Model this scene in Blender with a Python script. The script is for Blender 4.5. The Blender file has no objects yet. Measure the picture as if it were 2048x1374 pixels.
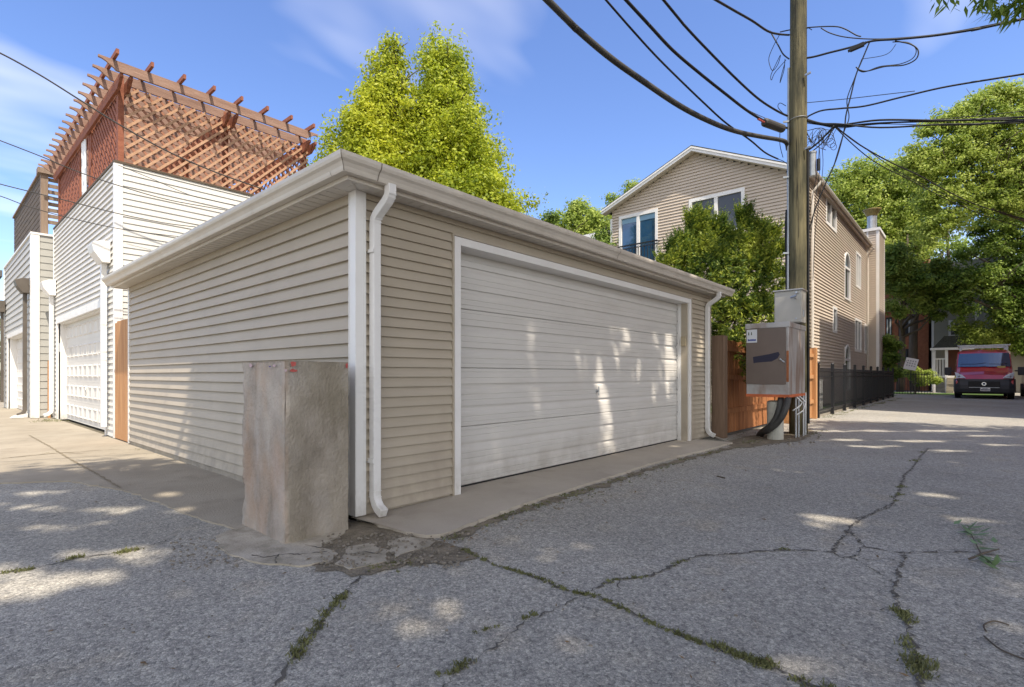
import bpy, math, random
import numpy as np
from math import radians, sin, cos, pi, atan2, sqrt
from mathutils import Vector

random.seed(7)
rng = np.random.default_rng(11)
scene = bpy.context.scene
COL = scene.collection

# ------------------------------------------------------------------ camera
EYE = 1.06
FPX = 1042.6                       # focal length in photo pixels (photo is 2048 wide)
HX, HY = 1024.0, 750.0             # principal column, horizon row
AZ = radians(41.49)
cam_d = bpy.data.cameras.new('camera')
cam = bpy.data.objects.new('camera', cam_d); COL.objects.link(cam)
cam.location = (0, 0, EYE)
cam.rotation_euler = (radians(90), 0, AZ - radians(90))
cam_d.sensor_width = 36.0
cam_d.lens = 36.0 * FPX / 2048.0
cam_d.shift_y = (HY - 687.0) / 2048.0
cam_d.clip_start = 0.05
cam_d.clip_end = 2000
scene.camera = cam

# ------------------------------------------------------------------ light
SUN_H = (-0.36, -0.933)
SUN_EL = math.atan(1.58)
sv = Vector((SUN_H[0]*cos(SUN_EL), SUN_H[1]*cos(SUN_EL), sin(SUN_EL))).normalized()
sun_d = bpy.data.lights.new('sun', 'SUN')
sun_d.energy = 3.2; sun_d.angle = radians(0.6); sun_d.color = (1.0, 0.90, 0.76)
sun = bpy.data.objects.new('sun', sun_d); COL.objects.link(sun)
sun.rotation_euler = sv.to_track_quat('Z', 'Y').to_euler()
sun.location = (0, 0, 30)

world = bpy.data.worlds.new('World'); scene.world = world
world.use_nodes = True
wn, wl = world.node_tree.nodes, world.node_tree.links
bg = wn['Background']; bg.inputs['Strength'].default_value = 0.135
sky = wn.new('ShaderNodeTexSky'); sky.sky_type = 'NISHITA'; sky.sun_disc = False
sky.sun_elevation = SUN_EL; sky.sun_rotation = atan2(SUN_H[0], SUN_H[1])
sky.air_density = 1.0; sky.dust_density = 0.6; sky.ozone_density = 2.6; sky.altitude = 200
# thin cirrus mapped on the sky direction, plus an added cloud bank for fill
tc = wn.new('ShaderNodeTexCoord')
sepx = wn.new('ShaderNodeSeparateXYZ'); wl.new(tc.outputs['Generated'], sepx.inputs[0])
addz = wn.new('ShaderNodeMath'); addz.operation = 'ADD'; addz.inputs[1].default_value = 0.12
wl.new(sepx.outputs['Z'], addz.inputs[0])
dx = wn.new('ShaderNodeMath'); dx.operation = 'DIVIDE'; wl.new(sepx.outputs['X'], dx.inputs[0]); wl.new(addz.outputs[0], dx.inputs[1])
dy = wn.new('ShaderNodeMath'); dy.operation = 'DIVIDE'; wl.new(sepx.outputs['Y'], dy.inputs[0]); wl.new(addz.outputs[0], dy.inputs[1])
comb = wn.new('ShaderNodeCombineXYZ'); wl.new(dx.outputs[0], comb.inputs[0]); wl.new(dy.outputs[0], comb.inputs[1])
mp = wn.new('ShaderNodeMapping'); mp.inputs['Rotation'].default_value = (0, 0, radians(35)); mp.inputs['Scale'].default_value = (0.6, 1.3, 1)
mp.inputs['Location'].default_value = (0.35, 0.2, 0)
wl.new(comb.outputs[0], mp.inputs[0])
n1 = wn.new('ShaderNodeTexNoise'); n1.inputs['Scale'].default_value = 1.1; n1.inputs['Detail'].default_value = 4; n1.inputs['Roughness'].default_value = 0.5
n1.inputs['Distortion'].default_value = 0.1
wl.new(mp.outputs[0], n1.inputs[0])
cr = wn.new('ShaderNodeValToRGB'); cr.color_ramp.elements[0].position = 0.53; cr.color_ramp.elements[1].position = 1.0
cr.color_ramp.elements[0].color = (0, 0, 0, 1); cr.color_ramp.elements[1].color = (0.80, 0.80, 0.80, 1)
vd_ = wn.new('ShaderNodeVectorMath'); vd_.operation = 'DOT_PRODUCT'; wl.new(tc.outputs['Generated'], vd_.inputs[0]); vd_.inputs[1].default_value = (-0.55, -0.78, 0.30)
fill_bank = wn.new('ShaderNodeMapRange'); fill_bank.inputs[1].default_value = 0.05; fill_bank.inputs[2].default_value = 0.7; fill_bank.inputs[4].default_value = 0.42; wl.new(vd_.outputs['Value'], fill_bank.inputs[0])  # added out of view: thicker cloud towards the sun, lifts the shaded sides
nb_ = wn.new('ShaderNodeMath'); nb_.operation = 'ADD'; wl.new(n1.outputs[0], nb_.inputs[0]); wl.new(fill_bank.outputs[0], nb_.inputs[1])
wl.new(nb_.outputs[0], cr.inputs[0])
mixc = wn.new('ShaderNodeMix'); mixc.data_type = 'RGBA'
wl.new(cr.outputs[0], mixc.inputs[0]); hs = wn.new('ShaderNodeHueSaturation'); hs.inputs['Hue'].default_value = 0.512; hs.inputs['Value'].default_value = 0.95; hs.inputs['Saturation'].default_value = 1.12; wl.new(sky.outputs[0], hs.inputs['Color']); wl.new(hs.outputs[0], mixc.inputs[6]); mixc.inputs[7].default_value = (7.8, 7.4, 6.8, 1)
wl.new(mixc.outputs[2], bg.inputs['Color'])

scene.view_settings.view_transform = 'Standard'
scene.view_settings.look = 'None'
scene.view_settings.exposure = 1.10
scene.view_settings.gamma = 1.0

# ------------------------------------------------------------------ photo pixel -> place
_F = (cos(AZ), sin(AZ)); _R = (sin(AZ), -cos(AZ))
def ray(px, py):
    a = px - HX
    return (_F[0]*FPX + _R[0]*a, _F[1]*FPX + _R[1]*a, HY - py)
def PX(px, py, X):
    d = ray(px, py); t = X/d[0]; return Vector((X, d[1]*t, EYE + d[2]*t))
def PY(px, py, Y):
    d = ray(px, py); t = Y/d[1]; return Vector((d[0]*t, Y, EYE + d[2]*t))
def PZ(px, py, z=0.0):
    d = ray(px, py); t = (z-EYE)/d[2]; return Vector((d[0]*t, d[1]*t, z))
def PV(px, py, p0, p1):
    """point of the pixel's sight line in the vertical plane through p0 and p1 (plan points)"""
    d = ray(px, py); ux, uy = p1[0]-p0[0], p1[1]-p0[1]
    den = d[0]*uy - d[1]*ux
    t = (p0[0]*uy - p0[1]*ux)/den
    return Vector((d[0]*t, d[1]*t, EYE + d[2]*t))

# ------------------------------------------------------------------ mesh helpers
class MB:
    def __init__(s): s.v = []; s.f = []
    def quad(s, a, b, c, d):
        n = len(s.v); s.v += [tuple(a), tuple(b), tuple(c), tuple(d)]; s.f.append((n, n+1, n+2, n+3)); return s
    def poly(s, pts):
        n = len(s.v); s.v += [tuple(p) for p in pts]; s.f.append(tuple(range(n, n+len(pts)))); return s
    def hexa(s, p):
        """8 corners: bottom 4 ccw, top 4 ccw"""
        n = len(s.v); s.v += [tuple(q) for q in p]
        for f in ((3,2,1,0),(4,5,6,7),(0,1,5,4),(1,2,6,5),(2,3,7,6),(3,0,4,7)): s.f.append(tuple(n+i for i in f))
        return s
    def box(s, x0, x1, y0, y1, z0, z1):
        if x0 > x1: x0, x1 = x1, x0
        if y0 > y1: y0, y1 = y1, y0
        if z0 > z1: z0, z1 = z1, z0
        return s.hexa([(x0,y0,z0),(x1,y0,z0),(x1,y1,z0),(x0,y1,z0),(x0,y0,z1),(x1,y0,z1),(x1,y1,z1),(x0,y1,z1)])
    def bar(s, a, b, w, h, up=(0,0,1)):
        """box-section bar from a to b; w across, h along up"""
        a, b = Vector(a), Vector(b); d = (b-a).normalized(); u = Vector(up)
        r = d.cross(u)
        if r.length < 1e-5: r = d.cross(Vector((1,0,0)))
        r.normalize(); u2 = r.cross(d).normalized()
        r *= w/2; u2 *= h/2
        return s.hexa([a-r-u2, a+r-u2, b+r-u2, b-r-u2, a-r+u2, a+r+u2, b+r+u2, b-r+u2])
    def prism(s, pts, off):
        """closed planar outline extruded by vector off"""
        n = len(s.v); m = len(pts); off = Vector(off)
        s.v += [tuple(p) for p in pts] + [tuple(Vector(p)+off) for p in pts]
        s.f.append(tuple(n+i for i in range(m-1, -1, -1))); s.f.append(tuple(n+m+i for i in range(m)))
        for i in range(m):
            j = (i+1) % m; s.f.append((n+i, n+j, n+m+j, n+m+i))
        return s
    def tube(s, pts, r, k=8, cap=True):
        pts = [Vector(p) for p in pts]; m = len(pts)
        rs = r if isinstance(r, (list, tuple)) else [r]*m
        n = len(s.v); prev = None
        for i, p in enumerate(pts):
            d = (pts[min(i+1, m-1)] - pts[max(i-1, 0)])
            if d.length < 1e-9: d = Vector((0,0,1))
            d.normalize()
            if prev is None:
                a = Vector((0,0,1)) if abs(d.z) < 0.9 else Vector((1,0,0))
                u = d.cross(a).normalized()
            else:
                u = (prev - d*prev.dot(d))
                u = u.normalized() if u.length > 1e-6 else d.cross(Vector((1,0,0))).normalized()
            prev = u; w = d.cross(u)
            for j in range(k):
                a = 2*pi*j/k; s.v.append(tuple(p + (u*cos(a)+w*sin(a))*rs[i]))
        for i in range(m-1):
            for j in range(k):
                a = n+i*k+j; b = n+i*k+(j+1) % k; s.f.append((a, b, b+k, a+k))
        if cap:
            s.f.append(tuple(n+j for j in range(k-1, -1, -1))); s.f.append(tuple(n+(m-1)*k+j for j in range(k)))
        return s
    def ducted(s, pts, w, h, side):
        """rectangular duct swept along pts; side = vector across the width"""
        pts = [Vector(p) for p in pts]; side = Vector(side).normalized(); n = len(s.v); m = len(pts)
        for i, p in enumerate(pts):
            d = (pts[min(i+1, m-1)] - pts[max(i-1, 0)]).normalized(); o = d.cross(side).normalized()
            for a, b in ((-1,-1),(1,-1),(1,1),(-1,1)): s.v.append(tuple(p + side*(a*w/2) + o*(b*h/2)))
        for i in range(m-1):
            for j in range(4):
                a = n+i*4+j; b = n+i*4+(j+1) % 4; s.f.append((a, b, b+4, a+4))
        s.f.append((n+3,n+2,n+1,n)); e = n+(m-1)*4; s.f.append((e,e+1,e+2,e+3))
        return s
    def sphere(s, c, r, nu=10, nv=6, sc=(1,1,1)):
        n = len(s.v); c = Vector(c)
        for i in range(nv+1):
            th = pi*i/nv
            for j in range(nu):
                ph = 2*pi*j/nu
                s.v.append((c.x+r*sc[0]*sin(th)*cos(ph), c.y+r*sc[1]*sin(th)*sin(ph), c.z+r*sc[2]*cos(th)))
        for i in range(nv):
            for j in range(nu):
                a = n+i*nu+j; b = n+i*nu+(j+1) % nu; s.f.append((a, a+nu, b+nu, b))
        return s
    def build(s, name, mat, parent=None, smooth=False, bevel=0.0, uv=False):
        me = bpy.data.meshes.new(name); me.from_pydata(s.v, [], s.f); me.update()
        if mat: me.materials.append(mat)
        if smooth: me.polygons.foreach_set('use_smooth', [True]*len(me.polygons))
        o = bpy.data.objects.new(name, me); COL.objects.link(o)
        if parent is not None:
            o.parent = parent; o.matrix_parent_inverse.identity()
            # meshes are written in world coordinates: subtract the parents' places
            off = Vector((0,0,0)); q = parent
            while q is not None: off += q.location; q = q.parent
            me.transform(__import__('mathutils').Matrix.Translation(-off))
        if bevel > 0:
            b = o.modifiers.new('bevel', 'BEVEL'); b.width = bevel; b.segments = 2; b.limit_method = 'ANGLE'
        return o
def smooth(P, k=6):
    Q = []
    for i in range(len(P)-1):
        p0, p1, p2, p3 = [P[max(0,min(len(P)-1,j))] for j in (i-1,i,i+1,i+2)]
        for m_ in range(k):
            u = m_/k; Q.append(.5*((2*p1)+(p2-p0)*u+(2*p0-5*p1+4*p2-p3)*u*u+(3*p1-p0-3*p2+p3)*u**3))
    Q.append(P[-1]); return Q
def split_build(b, name, m, parent=None, **kw):
    par = list(range(len(b.v)))
    def find(i):
        while par[i] != i: par[i] = par[par[i]]; i = par[i]
        return i
    for f in b.f:
        for i in f[1:]: par[find(i)] = find(f[0])
    groups = {}
    for f in b.f: groups.setdefault(find(f[0]), []).append(f)
    out = []
    for fs in groups.values():
        ids = sorted({i for f in fs for i in f}); mp_ = {i: k for k, i in enumerate(ids)}; c = MB(); c.v = [b.v[i] for i in ids]; c.f = [tuple(mp_[i] for i in f) for f in fs]; out.append(c.build(name, m, parent, **kw))
    return out
def tag(o, label=None, cat=None, group=None, kind=None):
    if label: o['label'] = label
    if cat: o['category'] = cat
    if group: o['group'] = group
    if kind: o['kind'] = kind
    return o
def thing(name, loc, label, cat, group=None):
    o = bpy.data.objects.new(name, None); COL.objects.link(o); o.location = loc; o.empty_display_size = 0.2
    return tag(o, label, cat, group)
def struct(o): o['kind'] = 'structure'; return o
def quick_mesh(name, V, F, mat, parent=None):
    """big leaf meshes: V (n,3), F (m,4)"""
    me = bpy.data.meshes.new(name); n, m = len(V), len(F)
    me.vertices.add(n); me.vertices.foreach_set('co', np.ascontiguousarray(V, dtype=np.float32).ravel())
    me.loops.add(m*4); me.loops.foreach_set('vertex_index', np.ascontiguousarray(F, dtype=np.int32).ravel())
    me.polygons.add(m); me.polygons.foreach_set('loop_start', np.arange(0, m*4, 4, dtype=np.int32))
    me.update(calc_edges=True)
    me.materials.append(mat)
    o = bpy.data.objects.new(name, me); COL.objects.link(o)
    if parent is not None:
        o.parent = parent
        me.transform(__import__('mathutils').Matrix.Translation(-parent.location))
    return o

# ------------------------------------------------------------------ materials
def mat(name, base, rough=0.6, var=0.0, vscale=3.0, bump=0.0, bscale=60.0, metal=0.0, spec=0.4, col2=None, stretch=(1,1,1), detail=6, vcon=0.5, trans=0.0):
    m = bpy.data.materials.new(name); m.use_nodes = True
    N, L = m.node_tree.nodes, m.node_tree.links
    p = N['Principled BSDF']; p.inputs['Roughness'].default_value = rough; p.inputs['Metallic'].default_value = metal
    p.inputs['Specular IOR Level'].default_value = spec
    p.inputs['Base Color'].default_value = (*base, 1)
    tcn = N.new('ShaderNodeTexCoord'); mpn = N.new('ShaderNodeMapping'); mpn.inputs['Scale'].default_value = stretch
    L.new(tcn.outputs['Object'], mpn.inputs[0])
    m['_m'] = 1
    if var > 0 or col2:
        nz = N.new('ShaderNodeTexNoise'); nz.inputs['Scale'].default_value = vscale; nz.inputs['Detail'].default_value = detail; nz.inputs['Roughness'].default_value = 0.6
        L.new(mpn.outputs[0], nz.inputs[0])
        r = N.new('ShaderNodeValToRGB'); r.color_ramp.elements[0].position = 0.5-vcon/2; r.color_ramp.elements[1].position = 0.5+vcon/2
        a = tuple(c*(1-var) for c in base); b = tuple(min(1, c*(1+var)) for c in base)
        if col2: b = col2; a = base
        r.color_ramp.elements[0].color = (*a, 1); r.color_ramp.elements[1].color = (*b, 1)
        L.new(nz.outputs[0], r.inputs[0]); L.new(r.outputs[0], p.inputs['Base Color'])
    if bump > 0:
        nb = N.new('ShaderNodeTexNoise'); nb.inputs['Scale'].default_value = bscale; nb.inputs['Detail'].default_value = 5
        L.new(mpn.outputs[0], nb.inputs[0])
        bp = N.new('ShaderNodeBump'); bp.inputs['Strength'].default_value = bump; bp.inputs['Distance'].default_value = 0.02
        L.new(nb.outputs[0], bp.inputs['Height']); L.new(bp.outputs[0], p.inputs['Normal'])
    return m
def nodes(m): return m.node_tree.nodes, m.node_tree.links, m.node_tree.nodes['Principled BSDF']
def add_mix(m, col, fac_socket, prev=None):
    """mix a second colour over whatever feeds Base Color"""
    N, L, p = nodes(m); mx = N.new('ShaderNodeMix'); mx.data_type = 'RGBA'
    b = p.inputs['Base Color']
    if b.is_linked: L.new(b.links[0].from_socket, mx.inputs[6])
    else: mx.inputs[6].default_value = b.default_value
    mx.inputs[7].default_value = (*col, 1)
    if isinstance(fac_socket, float): mx.inputs[0].default_value = fac_socket
    else: L.new(fac_socket, mx.inputs[0])
    L.new(mx.outputs[2], b); return mx
def noise_fac(m, scale, lo, hi, stretch=(1,1,1), amount=1.0, detail=5, offs=(0,0,0)):
    N, L, p = nodes(m); t = N.new('ShaderNodeTexCoord'); k = N.new('ShaderNodeMapping'); k.inputs['Scale'].default_value = stretch; k.inputs['Location'].default_value = offs
    L.new(t.outputs['Object'], k.inputs[0]); nz = N.new('ShaderNodeTexNoise'); nz.inputs['Scale'].default_value = scale; nz.inputs['Detail'].default_value = detail
    nz.inputs['Roughness'].default_value = 0.6
    L.new(k.outputs[0], nz.inputs[0]); r = N.new('ShaderNodeMapRange'); r.inputs[1].default_value = lo; r.inputs[2].default_value = hi; r.inputs[4].default_value = amount
    L.new(nz.outputs[0], r.inputs[0]); return r.outputs[0]

M = {}
M['beige'] = mat('beige_vinyl', (0.41, 0.355, 0.275), 0.55, 0.07, 1.6, 0.06, 90, stretch=(1,1,3))
add_mix(M['beige'], (0.30, 0.25, 0.195), noise_fac(M['beige'], 2.2, 0.55, 0.8, (1,1,0.35), 0.35))
M['house_siding'] = mat('house_siding', (0.52, 0.44, 0.355), 0.6, 0.07, 0.9)
M['white_siding'] = mat('white_siding', (0.60, 0.585, 0.545), 0.55, 0.05, 1.2, 0.03, 60)
add_mix(M['white_siding'], (0.45, 0.43, 0.38), noise_fac(M['white_siding'], 1.5, 0.58, 0.85, (1,1,0.3), 0.35))
M['grey_siding'] = mat('grey_siding', (0.37, 0.365, 0.335), 0.6, 0.05, 1.0)
M['white'] = mat('white_trim', (0.76, 0.745, 0.72), 0.42, 0.05, 3.0, 0.03, 40)
add_mix(M['white'], (0.42, 0.38, 0.31), noise_fac(M['white'], 3.0, 0.60, 0.9, (1,1,0.4), 0.4))
M['gutter'] = mat('gutter_enamel', (0.58, 0.53, 0.46), 0.38, 0.10, 2.2, 0.03, 25)
add_mix(M['gutter'], (0.33, 0.27, 0.20), noise_fac(M['gutter'], 4.0, 0.55, 0.85, (1,1,2.5), 0.45))
M['soffit'] = mat('soffit_vinyl', (0.62, 0.58, 0.52), 0.55, 0.06, 3)
M['shingle'] = mat('dark_shingle', (0.05, 0.055, 0.05), 0.9, 0.4, 12, 0.6, 80)
M['gdoor'] = mat('garage_door_steel', (0.60, 0.58, 0.545), 0.42, 0.05, 1.3, 0.02, 30, stretch=(1,1,2))
add_mix(M['gdoor'], (0.42, 0.37, 0.29), noise_fac(M['gdoor'], 1.7, 0.55, 0.85, (0.4,1,1.6), 0.35))
M['gdoor_dark'] = mat('door_seam', (0.10, 0.09, 0.08), 0.8)
M['white_door'] = mat('white_door_paint', (0.62, 0.60, 0.565), 0.45, 0.04, 2)
M['brown_metal'] = mat('brown_downspout_paint', (0.10, 0.085, 0.07), 0.5, 0.2, 4)
M['metal'] = mat('galvanised_steel', (0.42, 0.44, 0.46), 0.42, 0.15, 9, 0.05, 30, metal=0.7)
M['dark_metal'] = mat('black_iron', (0.018, 0.018, 0.02), 0.5)
M['rubber'] = mat('black_rubber', (0.012, 0.012, 0.013), 0.55, 0.3, 8)
M['grey_cable'] = mat('weathered_cable', (0.05, 0.048, 0.045), 0.6, 0.4, 6)
M['conc_edge'] = mat('foundation_concrete', (0.30, 0.27, 0.22), 0.9, 0.25, 5, 0.4, 50)

def splash(m, z0, z1, col, amt, scale=5.0):
    N, L, p = nodes(m); t = N.new('ShaderNodeTexCoord'); sx = N.new('ShaderNodeSeparateXYZ'); L.new(t.outputs['Object'], sx.inputs[0])
    r = N.new('ShaderNodeMapRange'); r.inputs[1].default_value = z0; r.inputs[2].default_value = z1; r.inputs[3].default_value = 1.0; r.inputs[4].default_value = 0.0; L.new(sx.outputs['Z'], r.inputs[0])
    k = N.new('ShaderNodeMath'); k.operation = 'MULTIPLY'; L.new(r.outputs[0], k.inputs[0]); L.new(noise_fac(m, scale, .36, .66, (1,1,.6), amt, 8, (4,4,4)), k.inputs[1]); add_mix(m, col, k.outputs[0])
splash(M['gdoor'], 0.04, 0.5, (0.22, 0.19, 0.15), .45); splash(M['beige'], 0.04, 0.45, (0.19, 0.16, 0.125), .55, 7); splash(M['white'], 0.04, 0.4, (0.30, 0.27, 0.22), .6, 9)
add_mix(M['gdoor'], (0.74, 0.71, 0.66), noise_fac(M['gdoor'], 3.0, .52, .75, (0.25,1,5), .35, 6)); add_mix(M['beige'], (0.47, 0.41, 0.34), noise_fac(M['beige'], 1.3, .5, .78, (0.25,0.25,7), .45, 5))
def wood(name, c1, c2, scale=3.0, stretch=(14,14,1), rough=0.75, bump=0.25):
    m = mat(name, c1, rough, col2=c2, vscale=scale, stretch=stretch, bump=bump, bscale=8, vcon=0.55)
    return m
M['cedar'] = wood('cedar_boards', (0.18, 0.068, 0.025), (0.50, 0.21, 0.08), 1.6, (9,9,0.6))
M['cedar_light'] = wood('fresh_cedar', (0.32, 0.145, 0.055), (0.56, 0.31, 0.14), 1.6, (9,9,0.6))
M['cedar_post'] = wood('weathered_cedar_post', (0.13, 0.08, 0.05), (0.25, 0.165, 0.11), 1.8, (12,12,0.8))
M['redwood'] = wood('pergola_redwood', (0.19, 0.058, 0.030), (0.31, 0.115, 0.062), 2.2, (1,6,6))
M['redwood_w'] = wood('weathered_redwood', (0.19, 0.105, 0.073), (0.34, 0.22, 0.165), 2.2, (1,6,6))
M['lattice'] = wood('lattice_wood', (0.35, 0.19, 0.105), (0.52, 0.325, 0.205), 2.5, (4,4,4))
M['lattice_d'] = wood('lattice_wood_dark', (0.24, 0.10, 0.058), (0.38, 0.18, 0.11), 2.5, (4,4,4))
M['grey_wood'] = wood('weathered_grey_wood', (0.045, 0.032, 0.020), (0.15, 0.112, 0.075), 2.0, (1.5,0.8,10))
M['grey_post'] = wood('weathered_post', (0.17, 0.12, 0.085), (0.28, 0.21, 0.155), 2.0, (8,8,1))
M['pole'] = wood('treated_pole_wood', (0.075, 0.066, 0.034), (0.24, 0.205, 0.11), 2.6, (9,9,0.35), 0.85, 0.8)
add_mix(M['pole'], (0.035, 0.036, 0.022), noise_fac(M['pole'], 1.5, 0.44, 0.62, (2.2,2.2,0.5), 0.85))
add_mix(M['pole'], (0.012, 0.011, 0.008), noise_fac(M['pole'], 5.0, 0.60, 0.66, (6,6,0.18), 0.9, 3))
M['bark'] = mat('bark', (0.10, 0.08, 0.06), 0.95, 0.35, 6, 0.8, 18, stretch=(1,1,0.25))
M['brick'] = mat('brick_wall', (0.30, 0.115, 0.06), 0.9, 0.25, 6)
M['glass'] = mat('window_glass', (0.02, 0.045, 0.08), 0.04, spec=1.0, metal=0.0)
M['glass_grey'] = mat('window_glass_grey', (0.045, 0.05, 0.055), 0.08, spec=0.6)
M['curtain'] = mat('curtain', (0.42, 0.44, 0.42), 0.8, 0.2, 5, stretch=(1,6,0.2))

# glass of the upper window facing the sky shows a strong blue
def glassy(name, base, rough):
    m = mat(name, base, rough, spec=1.0); p = nodes(m)[2]; p.inputs['Coat Weight'].default_value = 1.0; p.inputs['Coat Roughness'].default_value = 0.02; return m
M['glass'] = glassy('window_glass', (0.02, 0.07, 0.15), 0.05)

# asphalt ------------------------------------------------------------
def asphalt():
    m = bpy.data.materials.new('old_asphalt'); m.use_nodes = True; N, L, p = nodes(m)
    p.inputs['Roughness'].default_value = 0.88; p.inputs['Specular IOR Level'].default_value = 0.25
    t = N.new('ShaderNodeTexCoord')
    def noise(s, d=6, r=0.6, dist=0.0, st=None):
        n = N.new('ShaderNodeTexNoise'); n.inputs['Scale'].default_value = s; n.inputs['Detail'].default_value = d; n.inputs['Roughness'].default_value = r; n.inputs['Distortion'].default_value = dist
        if st: k = N.new('ShaderNodeMapping'); k.inputs['Scale'].default_value = st; L.new(t.outputs['Object'], k.inputs[0]); L.new(k.outputs[0], n.inputs[0])
        else: L.new(t.outputs['Object'], n.inputs[0])
        return n.outputs[0]
    def ramp(sock, e):
        r = N.new('ShaderNodeValToRGB'); r.color_ramp.elements.remove(r.color_ramp.elements[1])
        for i, (q, c) in enumerate(e):
            el = r.color_ramp.elements[0] if i == 0 else r.color_ramp.elements.new(q)
            el.position = q; el.color = (*c, 1) if len(c) == 3 else c
        L.new(sock, r.inputs[0]); return r.outputs[0]
    def mixc(mode, f, a, b):
        x = N.new('ShaderNodeMix'); x.data_type = 'RGBA'; x.blend_type = mode
        if isinstance(f, float): x.inputs[0].default_value = f
        else: L.new(f, x.inputs[0])
        for sck, q in ((x.inputs[6], a), (x.inputs[7], b)):
            if isinstance(q, tuple): sck.default_value = (*q, 1)
            else: L.new(q, sck)
        return x.outputs[2]
    big = ramp(noise(0.45, 4), [(0.3, (0.355, 0.337, 0.29)), (0.7, (0.49, 0.465, 0.405))])
    # aggregate: cells of stone in a dark binder
    v = N.new('ShaderNodeTexVoronoi'); v.inputs['Scale'].default_value = 85; L.new(t.outputs['Object'], v.inputs[0])
    stone = ramp(v.outputs['Color'], [(0.0, (0.55, 0.55, 0.57)), (0.6, (1.0, 1.0, 1.0)), (1.0, (1.45, 1.42, 1.38))])
    c = mixc('MULTIPLY', 0.75, big, stone)
    vd = N.new('ShaderNodeTexVoronoi'); vd.feature = 'DISTANCE_TO_EDGE'; vd.inputs['Scale'].default_value = 85; L.new(t.outputs['Object'], vd.inputs[0])
    gap = ramp(vd.outputs['Distance'], [(0.0, (0.4, 0.4, 0.41)), (0.09, (1, 1, 1))])
    c = mixc('MULTIPLY', 0.8, c, gap)
    mid = ramp(noise(14, 5, 0.7, 0.6), [(0.36, (0.62, 0.62, 0.63)), (0.52, (1, 1, 1)), (0.7, (1.16, 1.15, 1.13))])
    c = mixc('MULTIPLY', 0.4, c, mid)
    fine_ = ramp(noise(48, 4, 0.75, 0.9), [(0.38, (0.45, 0.45, 0.46)), (0.5, (1, 1, 1)), (0.68, (1.3, 1.28, 1.24))])
    c = mixc('MULTIPLY', 0.75, c, fine_)
    oil = ramp(noise(0.9, 5, 0.55, 0.4), [(0.60, (1, 1, 1)), (0.74, (0.66, 0.64, 0.61))])
    c = mixc('MULTIPLY', 0.8, c, oil)
    warm_ = ramp(noise(2.3, 6, 0.6), [(0.55, (1, 1, 1)), (0.75, (1.1, 1.02, 0.9))])
    c = mixc('MULTIPLY', 0.8, c, warm_)
    # worn dark streaks and small alligator cracks in patches
    va = N.new('ShaderNodeTexVoronoi'); va.feature = 'DISTANCE_TO_EDGE'; va.inputs['Scale'].default_value = 5.5
    wv = N.new('ShaderNodeVectorMath'); wv.operation = 'ADD'
    nn = N.new('ShaderNodeTexNoise'); nn.inputs['Scale'].default_value = 6; nn.inputs['Detail'].default_value = 6; L.new(t.outputs['Object'], nn.inputs[0])
    sc = N.new('ShaderNodeVectorMath'); sc.operation = 'SCALE'; sc.inputs['Scale'].default_value = 0.22; L.new(nn.outputs['Color'], sc.inputs[0])
    L.new(t.outputs['Object'], wv.inputs[0]); L.new(sc.outputs[0], wv.inputs[1]); L.new(wv.outputs[0], va.inputs[0])
    line = ramp(va.outputs['Distance'], [(0.0, (1, 1, 1)), (0.022, (0, 0, 0))])
    patch = ramp(noise(0.55, 3), [(0.56, (0, 0, 0)), (0.64, (1, 1, 1))])
    fm = N.new('ShaderNodeMix'); fm.data_type = 'RGBA'; fm.blend_type = 'MULTIPLY'; fm.inputs[0].default_value = 1.0; L.new(line, fm.inputs[6]); L.new(patch, fm.inputs[7])
    fs = N.new('ShaderNodeMath'); fs.operation = 'MULTIPLY'; fs.inputs[1].default_value = 0.7; L.new(fm.outputs[2], fs.inputs[0])
    c = mixc('MIX', fs.outputs[0], c, (0.05, 0.05, 0.048))
    L.new(c, p.inputs['Base Color'])
    b1 = N.new('ShaderNodeBump'); b1.inputs['Strength'].default_value = 0.75; b1.inputs['Distance'].default_value = 0.006; L.new(vd.outputs['Distance'], b1.inputs['Height'])
    b2 = N.new('ShaderNodeBump'); b2.inputs['Strength'].default_value = 0.55; b2.inputs['Distance'].default_value = 0.008; L.new(noise(48, 5, 0.7, 0.9), b2.inputs['Height']); L.new(b1.outputs[0], b2.inputs['Normal'])
    L.new(b2.outputs[0], p.inputs['Normal'])
    return m
M['asphalt'] = asphalt()
def concrete(name, a, b, stain=(0.12, 0.10, 0.075), amt=0.6, sc=1.2):
    m = mat(name, a, 0.9, col2=b, vscale=sc, bump=0.35, bscale=70, vcon=0.45, detail=8)
    add_mix(m, stain, noise_fac(m, 3.1, 0.55, 0.8, (1,1,1), amt, 8))
    add_mix(m, tuple(c*1.25 for c in b), noise_fac(m, 120, 0.6, 0.75, (1,1,1), 0.35, 2))
    return m
M['apron'] = concrete('apron_concrete', (0.36, 0.315, 0.255), (0.46, 0.41, 0.335), amt=0.28)
M['slab'] = concrete('slab_concrete', (0.26, 0.225, 0.17), (0.38, 0.335, 0.26), (0.17, 0.145, 0.105), 0.6, 1.1)
M['pad'] = concrete('pad_concrete', (0.29, 0.255, 0.195), (0.47, 0.42, 0.34), amt=0.65, sc=4)
add_mix(M['pad'], (0.13, 0.115, 0.07), noise_fac(M['pad'], 5.5, .48, .68, (1,1,1), .6, 8))
M['ground'] = mat('ground_soil', (0.13, 0.115, 0.08), 0.95, 0.35, 2.0, 0.6, 30)
M['dirt'] = mat('dirt', (0.19, 0.16, 0.115), 0.95, 0.5, 9, 0.9, 60)
M['grass'] = mat('grass_blades', (0.13, 0.135, 0.05), 0.8, 0.45, 9)
M['lawn'] = mat('lawn', (0.06, 0.11, 0.02), 0.9, 0.4, 5, 0.5, 60)

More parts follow.
